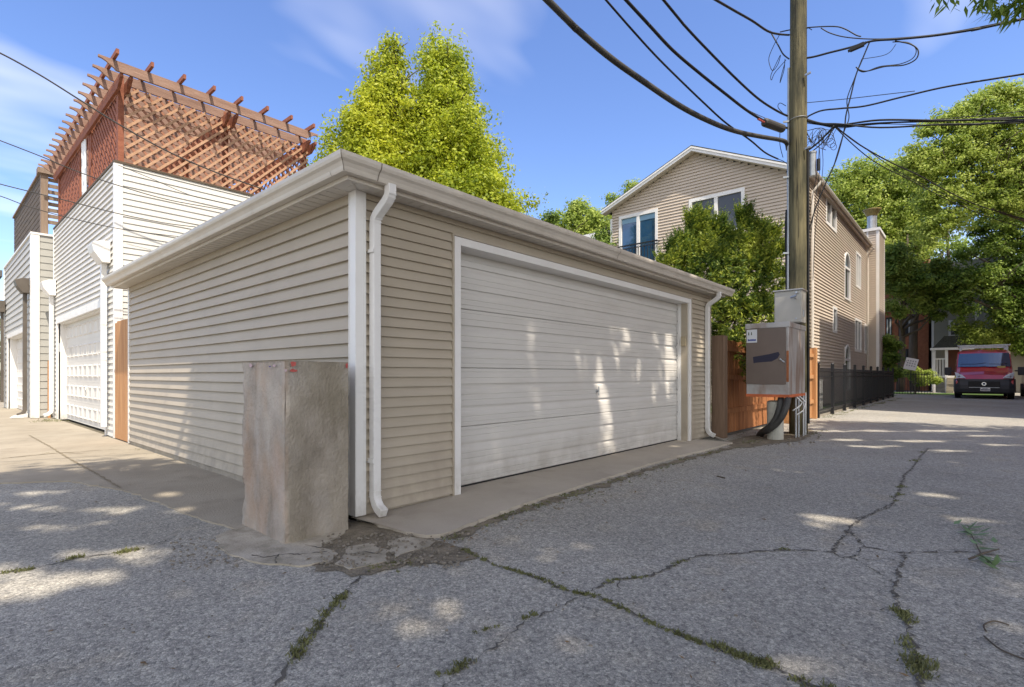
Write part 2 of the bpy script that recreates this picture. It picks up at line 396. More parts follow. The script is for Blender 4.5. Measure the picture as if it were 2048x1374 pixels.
def block_mat():
    m = mat('old_concrete_block', (0.215, 0.185, 0.15), 0.92, col2=(0.44, 0.39, 0.33), vscale=3.0, stretch=(1,1,0.7), bump=0.55, bscale=60, vcon=0.32, detail=8)
    N, L, p = nodes(m); t = N.new('ShaderNodeTexCoord'); sx = N.new('ShaderNodeSeparateXYZ'); L.new(t.outputs['Object'], sx.inputs[0])
    mr = N.new('ShaderNodeMapRange'); mr.inputs[1].default_value = -0.205; mr.inputs[2].default_value = -0.19; L.new(sx.outputs['X'], mr.inputs[0])      # 0 on the weathered west side
    def mul(a, b):
        k = N.new('ShaderNodeMath'); k.operation = 'MULTIPLY'; L.new(a, k.inputs[0])
        if isinstance(b, float): k.inputs[1].default_value = b
        else: L.new(b, k.inputs[1])
        return k.outputs[0]
    inv = N.new('ShaderNodeMath'); inv.operation = 'SUBTRACT'; inv.inputs[0].default_value = 1.0; L.new(mr.outputs[0], inv.inputs[1])
    add_mix(m, (0.42, 0.27, 0.17), mul(noise_fac(m, 2.4, 0.47, 0.70, (1.6,1.4,0.7), 0.6, 7, (3,1,0)), inv.outputs[0]))
    add_mix(m, (0.44, 0.36, 0.31), mul(noise_fac(m, 4.0, 0.5, 0.72, (1.6,1.8,0.6), 0.6, 7, (1,4,6)), inv.outputs[0]))
    add_mix(m, (0.215, 0.185, 0.115), mul(noise_fac(m, 1.9, 0.30, 0.62, (1.8,1.8,0.9), 0.42, 8, (5,2,9)), mr.outputs[0]))
    add_mix(m, (0.44, 0.41, 0.38), noise_fac(m, 3.0, 0.54, 0.76, (1.8,1.8,0.9), 0.5, 7, (0,7,2)))
    add_mix(m, (0.13, 0.10, 0.06), noise_fac(m, 3.3, 0.60, 0.80, (2.2,2.2,0.4), 0.7, 8, (2,8,1)))
    return m
M['block'] = block_mat()
M['red_paint'] = mat('red_paint', (0.48, 0.10, 0.085), 0.7, 0.25, 30)
M['pink_paint'] = mat('faded_paint', (0.46, 0.33, 0.34), 0.8, 0.2, 30)
M['purple_paint'] = mat('purple_paint', (0.10, 0.08, 0.20), 0.8, 0.3, 30)

def leaf_mat(name, dark, light, tip, trans=0.35, nscale=0.7):
    m = bpy.data.materials.new(name); m.use_nodes = True; N, L, p = nodes(m)
    p.inputs['Roughness'].default_value = 0.55; p.inputs['Specular IOR Level'].default_value = 0.35
    g = N.new('ShaderNodeNewGeometry'); t = N.new('ShaderNodeTexCoord')
    nz = N.new('ShaderNodeTexNoise'); nz.inputs['Scale'].default_value = nscale; nz.inputs['Detail'].default_value = 3; L.new(t.outputs['Object'], nz.inputs[0])
    a = N.new('ShaderNodeMath'); a.operation = 'MULTIPLY_ADD'; a.inputs[1].default_value = 0.45
    L.new(g.outputs['Random Per Island'], a.inputs[0]); L.new(nz.outputs[0], a.inputs[2])
    r = N.new('ShaderNodeValToRGB'); e = r.color_ramp.elements; e[0].position = 0.40; e[0].color = (*dark, 1); e[1].position = 0.95; e[1].color = (*tip, 1)
    k = e.new(0.66); k.color = (*light, 1)
    L.new(a.outputs[0], r.inputs[0]); L.new(r.outputs[0], p.inputs['Base Color'])
    tr = N.new('ShaderNodeBsdfTranslucent'); L.new(r.outputs[0], tr.inputs[0]); mx = N.new('ShaderNodeMixShader'); mx.inputs[0].default_value = trans
    out = N['Material Output']; L.new(p.outputs[0], mx.inputs[1]); L.new(tr.outputs[0], mx.inputs[2]); L.new(mx.outputs[0], out.inputs[0])
    return m
M['leaf_yellow'] = leaf_mat('yellow_green_leaves', (0.18, 0.235, 0.018), (0.36, 0.42, 0.028), (0.55, 0.57, 0.05), 0.5)
M['leaf_mid'] = leaf_mat('mid_green_leaves', (0.06, 0.11, 0.016), (0.14, 0.215, 0.03), (0.30, 0.38, 0.07), 0.42)
M['leaf_light'] = leaf_mat('light_green_leaves', (0.14, 0.21, 0.03), (0.29, 0.38, 0.06), (0.50, 0.57, 0.13), 0.5)
M['leaf_dark'] = leaf_mat('dark_green_leaves', (0.05, 0.10, 0.014), (0.12, 0.20, 0.026), (0.30, 0.40, 0.07), 0.45)
M['leaf_cedar'] = leaf_mat('conifer_foliage', (0.03, 0.07, 0.014), (0.11, 0.18, 0.022), (0.42, 0.47, 0.06), 0.38, 1.6)
# ============================================================ GROUND
def ground_poly(name, pts, z, m, thick=0.0):
    b = MB(); P3 = [(p[0], p[1], z) for p in pts]
    if thick > 0: b.prism([(p[0], p[1], z-thick) for p in pts], (0,0,thick))
    else: b.poly(P3)
    return struct(b.build(name, m))
b = MB().quad((-300,-300,-0.02),(400,-300,-0.02),(400,400,-0.02),(-300,400,-0.02)); struct(b.build('ground', M['ground']))
b = MB().quad((-30,-3.4,0.0),(40,-3.4,0.0),(40,3.0,0.0),(-30,3.0,0.0)); b.quad((-30,3.0,0.0),(2.2,3.0,0.0),(2.2,9,0.0),(-30,9,0.0))
b.quad((2.2,3.0,0),(9.4,3.0,0),(9.4,3.5,0),(2.2,3.5,0)); b.quad((9.4,3.0,0),(15,3.0,0),(15,3.2,0),(9.4,3.2,0))
struct(b.build('asphalt_road', M['asphalt']))
b = MB().quad((40,-40,0.0),(48,-40,0.0),(48,40,0.0),(40,40,0.0)); struct(b.build('street', M['asphalt']))

# irregular edge helper
def rough_line(pts, step=0.06, amp=0.02, seed=1):
    r = random.Random(seed); out = []
    for a, c in zip(pts[:-1], pts[1:]):
        a, c = Vector((a[0],a[1])), Vector((c[0],c[1])); L_ = (c-a).length; n = max(1, int(L_/step)); nrm = Vector((-(c-a).y, (c-a).x)).normalized() if L_ > 0 else Vector((0,0))
        for i in range(n):
            out.append(a + (c-a)*(i/n) + nrm*r.uniform(-amp, amp))
    out.append(Vector((pts[-1][0], pts[-1][1]))); return out

# left concrete slabs in front of the white garages
edge = [PZ(*q) for q in ((-260,975),(0,968),(140,964),(250,984),(330,1012),(410,1046),(474,1062))]
edge = rough_line(edge, 0.08, 0.02, 3)
slab = [(p.x, p.y) for p in edge] + [(2.12, 3.9), (2.12, 40), (-12, 40)]
b = MB().prism([(x, y, -0.03) for x, y in slab], (0, 0, .042)); struct(b.build('pavement', M['slab']))
# joints between slabs
def ribbon(pts, w, z, seed=0, amp=0.6, jit=0.01, step=0.03):
    """irregular flat ribbon"""
    r = random.Random(seed); P = rough_line(pts, step, jit, seed); b = MB(); L_, R_ = [], []
    ph = r.uniform(0, 9)
    for i, p in enumerate(P):
        d = (P[min(i+1, len(P)-1)] - P[max(i-1, 0)])
        if d.length < 1e-6: d = Vector((1, 0))
        d.normalize(); n = Vector((-d.y, d.x)); ww = w*(1+amp*sin(i*0.7+ph)*r.uniform(0.3,1)+amp*r.uniform(-0.5,0.5))/2
        ww = max(ww, w*0.12)
        L_.append(p+n*ww); R_.append(p-n*ww)
    for i in range(len(P)-1):
        b.quad((*R_[i], z), (*R_[i+1], z), (*L_[i+1], z), (*L_[i], z))
    return b
jb = MB()
for k, (q, w) in enumerate((([(0,917),(60,911),(122,905),(165,906)], .025), ([(58,870),(100,893),(140,918),(190,945),(240,975)], .02), ([(118,905),(240,898)], .012))):
    r_ = ribbon([PZ(*p, 0.016) for p in q], w, 0.016, 40+k, 0.6, 0.006); n = len(jb.v); jb.v += r_.v; jb.f += [tuple(n+i for i in f) for f in r_.f]
M['crack'] = mat('crack_shadow', (0.10, 0.09, 0.075), 0.95, 0.3, 20)
struct(jb.build('pavement_joint', mat('joint_dirt', (.20,.165,.11), .95, .3, 20)))

# garage apron
ap_px = [(722,1036),(748,1052),(800,1068),(852,1078),(880,1076),(930,1058),(985,1036),(1040,1016),(1100,996),(1160,976),(1225,956),(1290,934),(1350,917),(1410,903),(1465,888),(1440,879),(1421,872)]
ap = [PZ(*q, 0.0) for q in ap_px]
apr = rough_line(ap[:15], 0.05, 0.012, 5)
out_ring = [(p.x, p.y, 0.004) for p in apr]
b = MB(); inner = [(8.84, 3.33, 0.034), (2.0, 3.33, 0.034)]
N_ = len(out_ring)
for i in range(N_-1):
    a, c = out_ring[i], out_ring[i+1]
    ia = (min(max(a[0]-0.05, 2.02), 8.84), 3.36, 0.036); ic = (min(max(c[0]-0.05, 2.02), 8.84), 3.36, 0.036)
    ta = (a[0], a[1]+0.0, 0.026); tcn = (c[0], c[1], 0.026)
    b.quad(ta, tcn, ic, ia); b.quad((a[0]+.004,a[1]-0.006,-0.02), (c[0]+.004,c[1]-0.006,-0.02), tcn, ta)
b.poly([(8.84,3.36,.036),(9.0,3.36,.03),(out_ring[-1][0],out_ring[-1][1],.026)])
b.quad((2.9,3.36,.036),(8.1,3.36,.036),(8.1,3.62,.037),(2.9,3.62,.037))
b.quad((8.1,3.36,.036),(8.84,3.36,.036),(8.84,3.45,.036),(8.1,3.45,.036))
struct(b.build('driveway_apron', M['apron']))

# pad under the concrete block, broken up
def pad(name, px, z, m, seed, amp=0.02, thick=0.03):
    P = [PZ(*q, 0) for q in px]; P.append(P[0]); P = rough_line(P, 0.05, amp, seed)[:-1]
    b = MB(); b.prism([(p.x, p.y, z-thick) for p in P], (0,0,thick)); return struct(b.build(name, m))
pad('concrete_pad', [(430,1074),(474,1056),(560,1062),(690,1062),(690,1070),(640,1094),(676,1110),(664,1124),(600,1134),(520,1128),(455,1110),(440,1100)], 0.010, M['pad'], 4, 0.012)
pad('concrete_pad', [(696,1096),(740,1088),(776,1104),(772,1124),(745,1134),(700,1140),(672,1130)], 0.009, M['pad'], 9, 0.015)
pad('concrete_pad', [(776,1084),(820,1074),(868,1084),(858,1096),(820,1104),(790,1118),(782,1104)], 0.0085, M['pad'], 12, 0.015)
# damp dirt around the pads
M['dirt'].name = 'dirt'
b = MB(); P = [PZ(*q) for q in ((560,1066),(640,1060),(705,1040),(760,1050),(850,1076),(925,1094),(960,1112),(900,1128),(800,1132),(740,1152),(690,1150),(640,1140),(610,1124))]
P.append(P[0]); P = rough_line(P, 0.04, 0.03, 21)[:-1]; b.poly([(p.x, p.y, 0.0045) for p in P]); struct(b.build('soil_patch', M['dirt']))
rb = ribbon([PZ(*q) for q in ((900,1078),(985,1042),(1060,1016),(1140,990),(1230,962),(1310,935),(1400,912),(1475,893),(1560,884),(1620,872))], 0.09, 0.0046, 33, 0.9, 0.03, 0.04)
struct(rb.build('soil_patch', M['dirt']))
b = MB(); P = [PZ(*q) for q in ((1448,884),(1500,872),(1620,858),(1632,866),(1600,882),(1540,888),(1500,896),(1462,894))]
P.append(P[0]); P = rough_line(P, 0.06, 0.03, 22)[:-1]; b.poly([(p.x, p.y, 0.0048) for p in P]); struct(b.build('soil_patch', M['dirt']))

# asphalt cracks
cracks = [
 ([(742,1140),(712,1160),(690,1190),(650,1235),(615,1280),(580,1330),(545,1374),(520,1420)], .022),
 ([(925,1100),(1000,1135),(1060,1150),(1130,1180),(1200,1195),(1260,1225),(1310,1250),(1400,1285),(1500,1320),(1600,1360),(1700,1400)], .020),
 ([(1165,1190),(1230,1160),(1300,1153),(1352,1129),(1397,1112),(1487,1107),(1562,1101),(1622,1101),(1666,1105),(1674,1088),(1696,1062),(1715,1043),(1749,1025),(1786,1006),(1801,976),(1809,950),(1824,938),(1838,916),(1857,896)], .022),
 ([(1700,1060),(1726,1094),(1809,1107),(1870,1104),(1936,1105),(2000,1112),(2048,1122),(2120,1130)], .020),
 ([(1809,1107),(1797,1152),(1790,1180),(1794,1215),(1812,1234),(1824,1283),(1839,1327),(1842,1372),(1846,1420)], .022),
 ([(1165,1190),(1100,1225),(1050,1245),(1000,1285),(960,1315),(910,1345),(885,1380)], .010),
 ([(1666,1105),(1686,1118),(1712,1112),(1726,1096)], .012), ([(1700,1116),(1750,1140),(1790,1166)], .010),
 ([(-60,1155),(0,1148),(60,1140),(150,1118),(250,1105),(300,1092),(345,1078)], .016),
 ([(1500,910),(1600,918),(1740,930),(1830,940),(1960,955),(2060,962)], .012),
 ([(1726,1120),(1770,1118),(1810,1124)], .008), ([(1690,1040),(1740,1030),(1790,1010)], .012),
 ([(470,1116),(500,1122),(540,1120),(600,1124),(640,1118)], .008), ([(1240,1150),(1238,1185)], .008), ([(1880,1010),(1980,1014)], .008),
 ([(1640,1000),(1700,1020),(1720,1042)], .006), ([(1790,1215),(1760,1222)], .01)]
cb = MB()
for k, (q, w) in enumerate(cracks):
    r_ = ribbon([PZ(*p) for p in q], w*.48, 0.005, 60+k, 1.0, 0.014, 0.018); n = len(cb.v); cb.v += r_.v; cb.f += [tuple(n+i for i in f) for f in r_.f]
for k, (q, w) in enumerate((([(505,1113),(530,1119),(560,1112),(600,1112),(655,1106)], .008), ([(560,1112),(548,1122),(552,1130)], .006), ([(610,1093),(640,1100),(668,1096)], .006), ([(700,1112),(730,1106),(765,1112)], .007))):
    r_ = ribbon([PZ(*p) for p in q], w, 0.0115, 90+k, 0.9, 0.008, 0.015); n = len(cb.v); cb.v += r_.v; cb.f += [tuple(n+i for i in f) for f in r_.f]
struct(cb.build('asphalt_crack', M['crack']))

# grass and moss in the cracks, on the edges
def tufts(spots, n_per, h, seed, spread=0.02):
    r = random.Random(seed); V = []; F = []
    for (x, y, s) in spots:
        for _ in range(n_per):
            px_, py_ = x + r.gauss(0, spread*s), y + r.gauss(0, spread*s); a = r.uniform(0, 2*pi); hh = h*s*r.uniform(.3, 1.1); w = 0.0035*r.uniform(.6, 1.4)
            ln = r.uniform(.2, 1.3)*hh; dx_, dy_ = cos(a)*w, sin(a)*w; b_ = r.uniform(0, 2*pi); tx, ty = px_+cos(b_)*ln, py_+sin(b_)*ln
            n = len(V); V += [(px_-dx_, py_-dy_, 0.002), (px_+dx_, py_+dy_, 0.002), (tx+dx_*.3, ty+dy_*.3, hh+0.004), (tx-dx_*.3, ty-dy_*.3, hh+0.004)]; F.append((n, n+1, n+2, n+3))
    return np.array(V), np.array(F)
def along(px, n, seed, w=0.01, s=(0.5,1.2)):
    r = random.Random(seed); P = [PZ(*q) for q in px]; out = []
    seg = [(P[i+1]-P[i]).length for i in range(len(P)-1)]; T = sum(seg)
    cen = [r.uniform(0, T) for _ in range(max(3, n//9))]
    for _ in range(int(n*.62)):
        u = min(max(r.choice(cen)+r.gauss(0, .035+T*.012), 0), T); i = 0
        while u > seg[i] and i < len(seg)-1: u -= seg[i]; i += 1
        p = P[i] + (P[i+1]-P[i])*(u/seg[i]); out.append((p.x+r.gauss(0,w), p.y+r.gauss(0,w), r.uniform(*s)))
    return out
sp = []
sp += along(cracks[0][0][2:6], 110, 1, 0.012, (.5,1.3)); sp += along(cracks[1][0][0:8], 260, 2, 0.008, (.35,.8)); sp += along([(1500,1318),(1545,1335)], 40, 3, .015)
sp += along([(1420,1290),(1530,1330)], 90, 23, .012, (.5,1.2)); sp += along([(1805,1225),(1825,1260)], 50, 4, .012, (.6,1.3)); sp += along([(1820,1290),(1845,1350)], 80, 5, .018, (.6,1.4))
sp += along(cracks[2][0][0:3], 26, 6, .006, (.3,.7)); sp += along([(1786,1006),(1809,960)], 34, 7, .02, (.5,1)); sp += along([(1824,925),(1850,905)], 20, 8, .03, (.6,1.2))
sp += along([(1340,1132),(1370,1122)], 12, 9, .01, (.4,.8)); sp += along([(235,1106),(270,1102)], 40, 10, .015, (.6,1.3)); sp += along([(0,1147),(60,1140)], 30, 11, .012, (.5,1)); sp += along([(130,1120),(165,1114)], 22, 12)
sp += along([(950,1265),(1100,1222)], 26, 13, .006, (.3,.7)); sp += along([(900,1345),(925,1330)], 30, 14, .015, (.5,1)); sp += along([(1600,1366),(1680,1390)], 40, 15, .02)
sp += along([(900,1078),(985,1042),(1100,1002),(1230,962)], 220, 16, .03, (.25,.9)); sp += along([(1230,962),(1400,912),(1475,895)], 130, 17, .05, (.3,1)); sp += along([(1100,1012),(1300,948)], 50, 18, .07, (.2,.6))
sp += along([(700,1142),(830,1120)], 60, 19, .04, (.3,.8)); sp += along([(1555,1100),(1575,1100)], 10, 20, .008, (.4,.7)); sp += along([(1470,890),(1640,862)], 120, 24, .09, (.4,1.6))
sp += along([(1645,838),(1700,822),(1800,797)], 260, 25, .08, (.8,3.0)); sp += along([(95,842),(112,845)], 60, 26, .12, (1.5,5)); sp += along([(40,914),(120,905)], 30, 27, .02, (.4,1)); sp += along([(262,896),(360,928)], 60, 28, .03, (.3,1))
V, F = tufts(sp, 9, 0.015, 5, .011)
tag(quick_mesh('grass', V, F, M['grass']), 'short grass and moss growing in the cracks and edges of the alley', 'grass', kind='stuff')
# loose gravel and debris
def stones(n, seed):
    r = random.Random(seed); b = MB(); src = []
    for _ in range(n):
        k = r.random()
        if k < .45: p = PZ(r.uniform(640,920), r.uniform(1070,1140)); s = r.uniform(.003,.011)
        elif k < .62: p = PZ(r.uniform(340,480), r.uniform(1075,1140)); s = r.uniform(.003,.010)
        elif k < .8: u = r.random(); p = PZ(900+560*u, 1080-190*u+r.gauss(0,9)); s = r.uniform(.004,.014)
        elif k < .9: p = PZ(r.uniform(1450,1640), r.uniform(866,892)); s = r.uniform(.006,.024)
        else: p = PZ(r.uniform(100,1950), r.uniform(930,1330)); s = r.uniform(.003,.008)
        n0 = len(b.v); b.sphere((p.x, p.y, s*.35+.012*(k < .45)), s, 5, 3, (r.uniform(.7,1.4), r.uniform(.7,1.4), r.uniform(.5,.9)))
        for i in range(n0, len(b.v)):
            v = b.v[i]; b.v[i] = (v[0]+r.uniform(-1,1)*s*.15, v[1]+r.uniform(-1,1)*s*.15, v[2]+r.uniform(-1,1)*s*.12)
    return b
M['stone'] = mat('loose_stone', (0.20, 0.175, 0.14), 0.9, 0.5, 14)
tag(stones(700, 3).build('gravel', M['stone']), 'loose gravel and grit scattered along the broken pavement edge', 'gravel', kind='stuff')

# dead leaves and bits of bark blown about the alley
r = random.Random(77); b = MB()
for _ in range(170):
    k = r.random()
    if k < .5: u = r.random(); c = PZ(900+740*u, 1082-205*u+abs(r.gauss(0,14)), .008)
    elif k < .7: c = PZ(r.uniform(560,960), r.uniform(1060,1150), .016)
    else: c = PZ(r.uniform(20,2030), r.uniform(900,1360), .008)
    a = r.uniform(0, 2*pi); L_ = r.uniform(.012,.04); w = L_*r.uniform(.25,.5); d = Vector((cos(a),sin(a),r.uniform(-.1,.35))).normalized(); sd = Vector((-sin(a),cos(a),r.uniform(-.3,.3)))*w/2
    b.quad(c, c+d*L_*.4-sd, c+d*L_, c+d*L_*.4+sd)
tag(b.build('leaf_litter', mat('dead_leaf', (.16,.10,.045), .8, .6, 25)), 'small dead leaves and bark bits blown along the alley edges', 'leaf litter', kind='stuff')
# fallen twig with leaves
tw = thing('fallen_branch', PZ(1975,1100), 'small broken branch with green leaves lying on the asphalt', 'branch')
b = MB(); a0 = PZ(1938,1118, .015); a1 = PZ(1998,1098, .03); b.tube([a0, (a0+a1)/2+Vector((0,0,.006)), a1], [.006,.006,.004], 6)
a2 = PZ(1935,1050,.02); a3 = PZ(1985,1135,.02); b.tube([a2, PZ(1948,1080,.02), PZ(1962,1108,.025), a3], [.002,.003,.004,.003], 5); b.build('stem', M['bark'], tw)
def leafquad(base, d, L_, w, tilt=0.2):
    d = Vector(d).normalized(); s_ = d.cross(Vector((0,0,1))); s_ = s_.normalized() if s_.length > .01 else Vector((1,0,0))
    s_ = (s_ + Vector((0,0,1))*random.uniform(-tilt, tilt)).normalized()*w/2
    return [base, base+d*L_*.35-s_, base+d*L_, base+d*L_*.35+s_]
b = MB(); r = random.Random(4)
for _ in range(34):
    u = r.random(); c = PZ(1935+50*u, 1050+85*u, .02) + Vector((r.gauss(0,.03), r.gauss(0,.03), 0)); d = (r.uniform(-.3,1), r.uniform(-1.1,.6), r.uniform(-.05,.25))
    b.quad(*leafquad(c, d, r.uniform(.06,.12), r.uniform(.02,.034)))
M['twig_leaf'] = mat('twig_leaves', (0.13, 0.20, 0.09), 0.6, 0.35, 12); b.build('leaves', M['twig_leaf'], tw)
# thin bare twigs on the asphalt
for k, (pp, lab) in enumerate((([(1972,1262),(1968,1250),(1990,1242),(2018,1250)], 'curved bare twig on the asphalt at the right edge'), ([(1968,1272),(2000,1298),(2048,1318)], 'long straight bare twig beside the curved one'), ([(1434,952),(1450,956)], 'short dark stick lying on the asphalt in front of the garage'))):
    b = MB().tube(smooth([PZ(*q, .008) for q in pp]), .0035 if k < 2 else .007, 5); tag(b.build('fallen_twig', M['bark']), lab, 'twig', 'twigs on the asphalt')

# ============================================================ SIDING
def lap(b, axis, plane, s0, s1, z0, z1, pitch, depth, openings=(), out=-1, top=None, zstart=None):
    """lap siding on a wall. axis 'x' = wall runs along X at Y=plane (faces out*Y), 'y' = runs along Y at X=plane.
       openings: (s0,s1,z0,z1). top(s) -> wall height for gables: given as function z -> (s0,s1)"""
    def P(s, o, z): return (s, plane+out*o, z) if axis == 'x' else (plane+out*o, s, z)
    z = z0 if zstart is None else zstart; flip = (axis == 'x') == (out < 0)
    while z < z1 - 1e-4:
        zt = min(z+pitch, z1); cuts = sorted(set([z, zt] + [c for o in openings for c in (o[2], o[3]) if z < c < zt]))
        for a, c in zip(cuts[:-1], cuts[1:]):
            zm = (a+c)/2; lo, hi = (s0, s1) if top is None else top(zm)
            lo, hi = max(lo, s0), min(hi, s1)
            if hi <= lo: continue
            segs = [(lo, hi)]
            for o in openings:
                if o[2] < zm < o[3]:
                    ns = []
                    for (p, q) in segs:
                        if o[1] <= p or o[0] >= q: ns.append((p, q)); continue
                        if o[0] > p: ns.append((p, o[0]))
                        if o[1] < q: ns.append((o[1], q))
                    segs = ns
            da = depth*(1-(a-z)/pitch)+.001; dc = depth*(1-(c-z)/pitch)+.001
            for (p, q) in segs:
                A = [P(p,da,a), P(q,da,a), P(q,dc,c), P(p,dc,c)]
                if not flip: A = [A[1], A[0], A[3], A[2]]
                b.quad(*A)
                U = [P(p,0,a), P(q,0,a), P(q,da,a), P(p,da,a)]
                if not flip: U = [U[1], U[0], U[3], U[2]]
                b.quad(*U)
        z += pitch
    return b

# ============================================================ BEIGE GARAGE
GX0, GX1, GY0, GY1 = 2.075, 8.82, 3.325, 9.55
GZ1 = EYE + 1.325
ga = thing('detached_garage', (2.075, 3.325, 0), 'beige vinyl sided single storey garage with wide closed ribbed door in the foreground', 'garage')
DX0, DX1, DZ1 = 3.07, 7.87, EYE + 1.115
OP = [(2.995, 7.971, -1, EYE+1.185)]
b = lap(MB(), 'x', GY0, 2.13, GX1-0.01, 0.055, GZ1, 0.0762, 0.022, OP)
# wall core behind, so that the light does not leak
o = b.build('front_siding', M['beige'], ga)
b = lap(MB(), 'y', GX0+.012, 3.40, GY1, 0.075, GZ1, 0.1016, 0.026)
b.build('side_siding', M['beige'], ga)
b = MB(); b.box(GX0+.02, DX0, GY0+.004, GY0+.1, .02, GZ1); b.box(DX1, GX1-.01, GY0+.004, GY0+.1, .02, GZ1); b.box(DX0, DX1, GY0+.004, GY0+.1, DZ1+.02, GZ1)
b.box(GX0+.02, GX0+.1, GY0+.1, GY1, .02, GZ1); b.box(GX0+.1, GX1-.01, GY1-.1, GY1-.002, .02, GZ1); b.box(GX1-.09, GX1-.01, GY0+.1, GY1-.1, .02, GZ1)
b.build('wall', M['beige'], ga)
b = MB(); b.box(GX0+.004, GX0+.2, GY0+.01, GY1-.01, -.02, .078); b.box(GX0+.004, DX0-.07, GY0+.012, GY0+.2, -.02, .05); b.build('foundation', M['conc_edge'], ga)
# corner posts
b = MB()
X0, Y0 = 2.046, 3.300
pts = [(X0,Y0),(2.060,Y0),(2.132,Y0),(2.132,Y0+.02),(2.09,Y0+.03),(2.09,Y0+.092),(X0,Y0+.092)]
b.prism([(x,y,.046) for x,y in [(X0,Y0),(2.132,Y0),(2.132,Y0+.094),(X0,Y0+.094)]], (0,0,GZ1-.048)); 
b.box(2.112,2.118,Y0-.003,Y0-.0005,.048,GZ1-.004); b.box(2.126,2.1315,Y0-.003,Y0-.0005,.048,GZ1-.004); b.box(X0-.003,X0-.0005,Y0+.075,Y0+.079,.048,GZ1-.004); b.box(X0-.003,X0-.0005,Y0+.086,Y0+.091,.048,GZ1-.004)
tag(b.build('corner_post', M['white'], ga, bevel=.003), 'white corner post beside the concrete block')
b = MB().box(GX1-.045, GX1+.012, GY0-.008, GY0+.06, .05, GZ1-.002); b.build('corner_post', M['beige'], ga)
b = MB().box(GX0-.014, GX0+.05, GY1-.01, GY1+.05, .03, GZ1-.002); b.build('corner_post', M['white'], ga)
# frieze strips at the top of the siding
b = MB().box(2.135, GX1-.047, GY0-.02, GY0-.001, GZ1-.045, GZ1-.003); b.box(GX0-.008, GX0+.011, 3.415, GY1-.012, GZ1-.05, GZ1-.003); b.build('frieze', M['beige'], ga)
# soffit, fascia
e_f, e_g = .16, .28
fx0, fy0, fx1, fy1 = X0-e_f, Y0-e_f, 9.0, GY1+.19
b = MB().box(fx0+.02, fx1-.02, fy0+.02, GY0+.02, GZ1, GZ1+.012)
b.box(fx0+.02, GX0+.02, GY0+.02, fy1-.02, GZ1, GZ1+.012); b.box(GX1-.02, fx1-.02, GY0+.02, fy1-.02, GZ1, GZ1+.012)
b.box(GX0+.02, GX1-.02, GY1-.02, fy1-.02, GZ1, GZ1+.012)
# v-groove ribs of the soffit boards
x = fx0+.1
while x < fx1-.05: b.box(x, x+.006, fy0+.03, GY0-.012, GZ1-.004, GZ1-.0005); x += .10
y = GY0+.06
while y < fy1-.05: b.box(fx0+.03, GX0-.012, y, y+.006, GZ1-.004, GZ1-.0005); y += .10
b.prism([(fx0+.03,fy0+.03,GZ1-.006),(fx0+.045,fy0+.03,GZ1-.006),(GX0-.02,GY0-.035,GZ1-.006),(GX0-.02,GY0-.02,GZ1-.006)], (0,0,.005))
b.build('soffit', M['soffit'], ga)
b = MB(); zf0, zf1 = GZ1-.012, GZ1+.135
b.box(fx0, fx1, fy0, fy0+.02, zf0, zf1); b.box(fx0, fx0+.02, fy0+.02, fy1, zf0, zf1); b.box(fx1-.02, fx1, fy0+.02, fy1, zf0, zf1); b.box(fx0+.02, fx1-.02, fy1-.02, fy1, zf0, zf1)
b.build('fascia', M['gutter'], ga, bevel=.002)
# K-style gutter swept round the near corner
zt, zb = GZ1+.123, GZ1+.013
prof = [(0.002, zb+.004), (0.062, zb), (0.068, zb+.012), (0.074, zb+.030), (0.088, zb+.052), (0.106, zb+.066), (0.114, zb+.085), (0.116, zt), (0.106, zt+.004), (0.104, zt-.012), (0.006, zt-.03)]
def gut(px0, px1, py0, py1):
    return None
b = MB(); rows = []
corner = lambda o: (fx0-o, fy0-o)
for (o_, z_) in prof:
    rows.append([(fx0-o_, fy1+.02, z_), (fx0-o_, fy0-o_, z_), (fx1+.14, fy0-o_, z_)])
n = len(rows)
for i in range(n):
    j = (i+1) % n
    for k in range(2): b.quad(rows[i][k], rows[i][k+1], rows[j][k+1], rows[j][k])
b.poly([rows[i][0] for i in range(n)]); b.poly([rows[i][2] for i in range(n-1, -1, -1)])
gt = b.build('gutter', M['gutter'], ga)
# gutter joints and corner seam
b = MB()
M['seam'] = mat('gutter_seam', (0.20, 0.17, 0.14), 0.7, 0.3, 20)
for (xx) in (2.075, 5.3):
    P = [(xx + .0015*0, fy0-o_-.002, z_-.0012) for (o_, z_) in prof[1:8]]; Q = [(p[0]+.007, p[1], p[2]) for p in P]
    for i in range(len(P)-1): b.quad(P[i], Q[i], Q[i+1], P[i+1])
P = [(fx0-o_-.002, fy0+.09, z_-.0012) for (o_, z_) in prof[1:4]]; Q = [(p[0], p[1]+.004, p[2]) for p in P]
for i in range(len(P)-1): b.quad(P[i], Q[i], Q[i+1], P[i+1])
P = [(fx0-o_-.002, fy0-o_-.002, z_-.0015) for (o_, z_) in prof[1:8]]
for i in range(len(P)-1):
    b.quad((P[i][0]-.0005, P[i][1]+.004, P[i][2]), (P[i][0]+.003, P[i][1]-.0005, P[i][2]), (P[i+1][0]+.003, P[i+1][1]-.0005, P[i+1][2]), (P[i+1][0]-.0005, P[i+1][1]+.004, P[i+1][2]))
split_build(b, 'gutter_joint', M['seam'], ga)
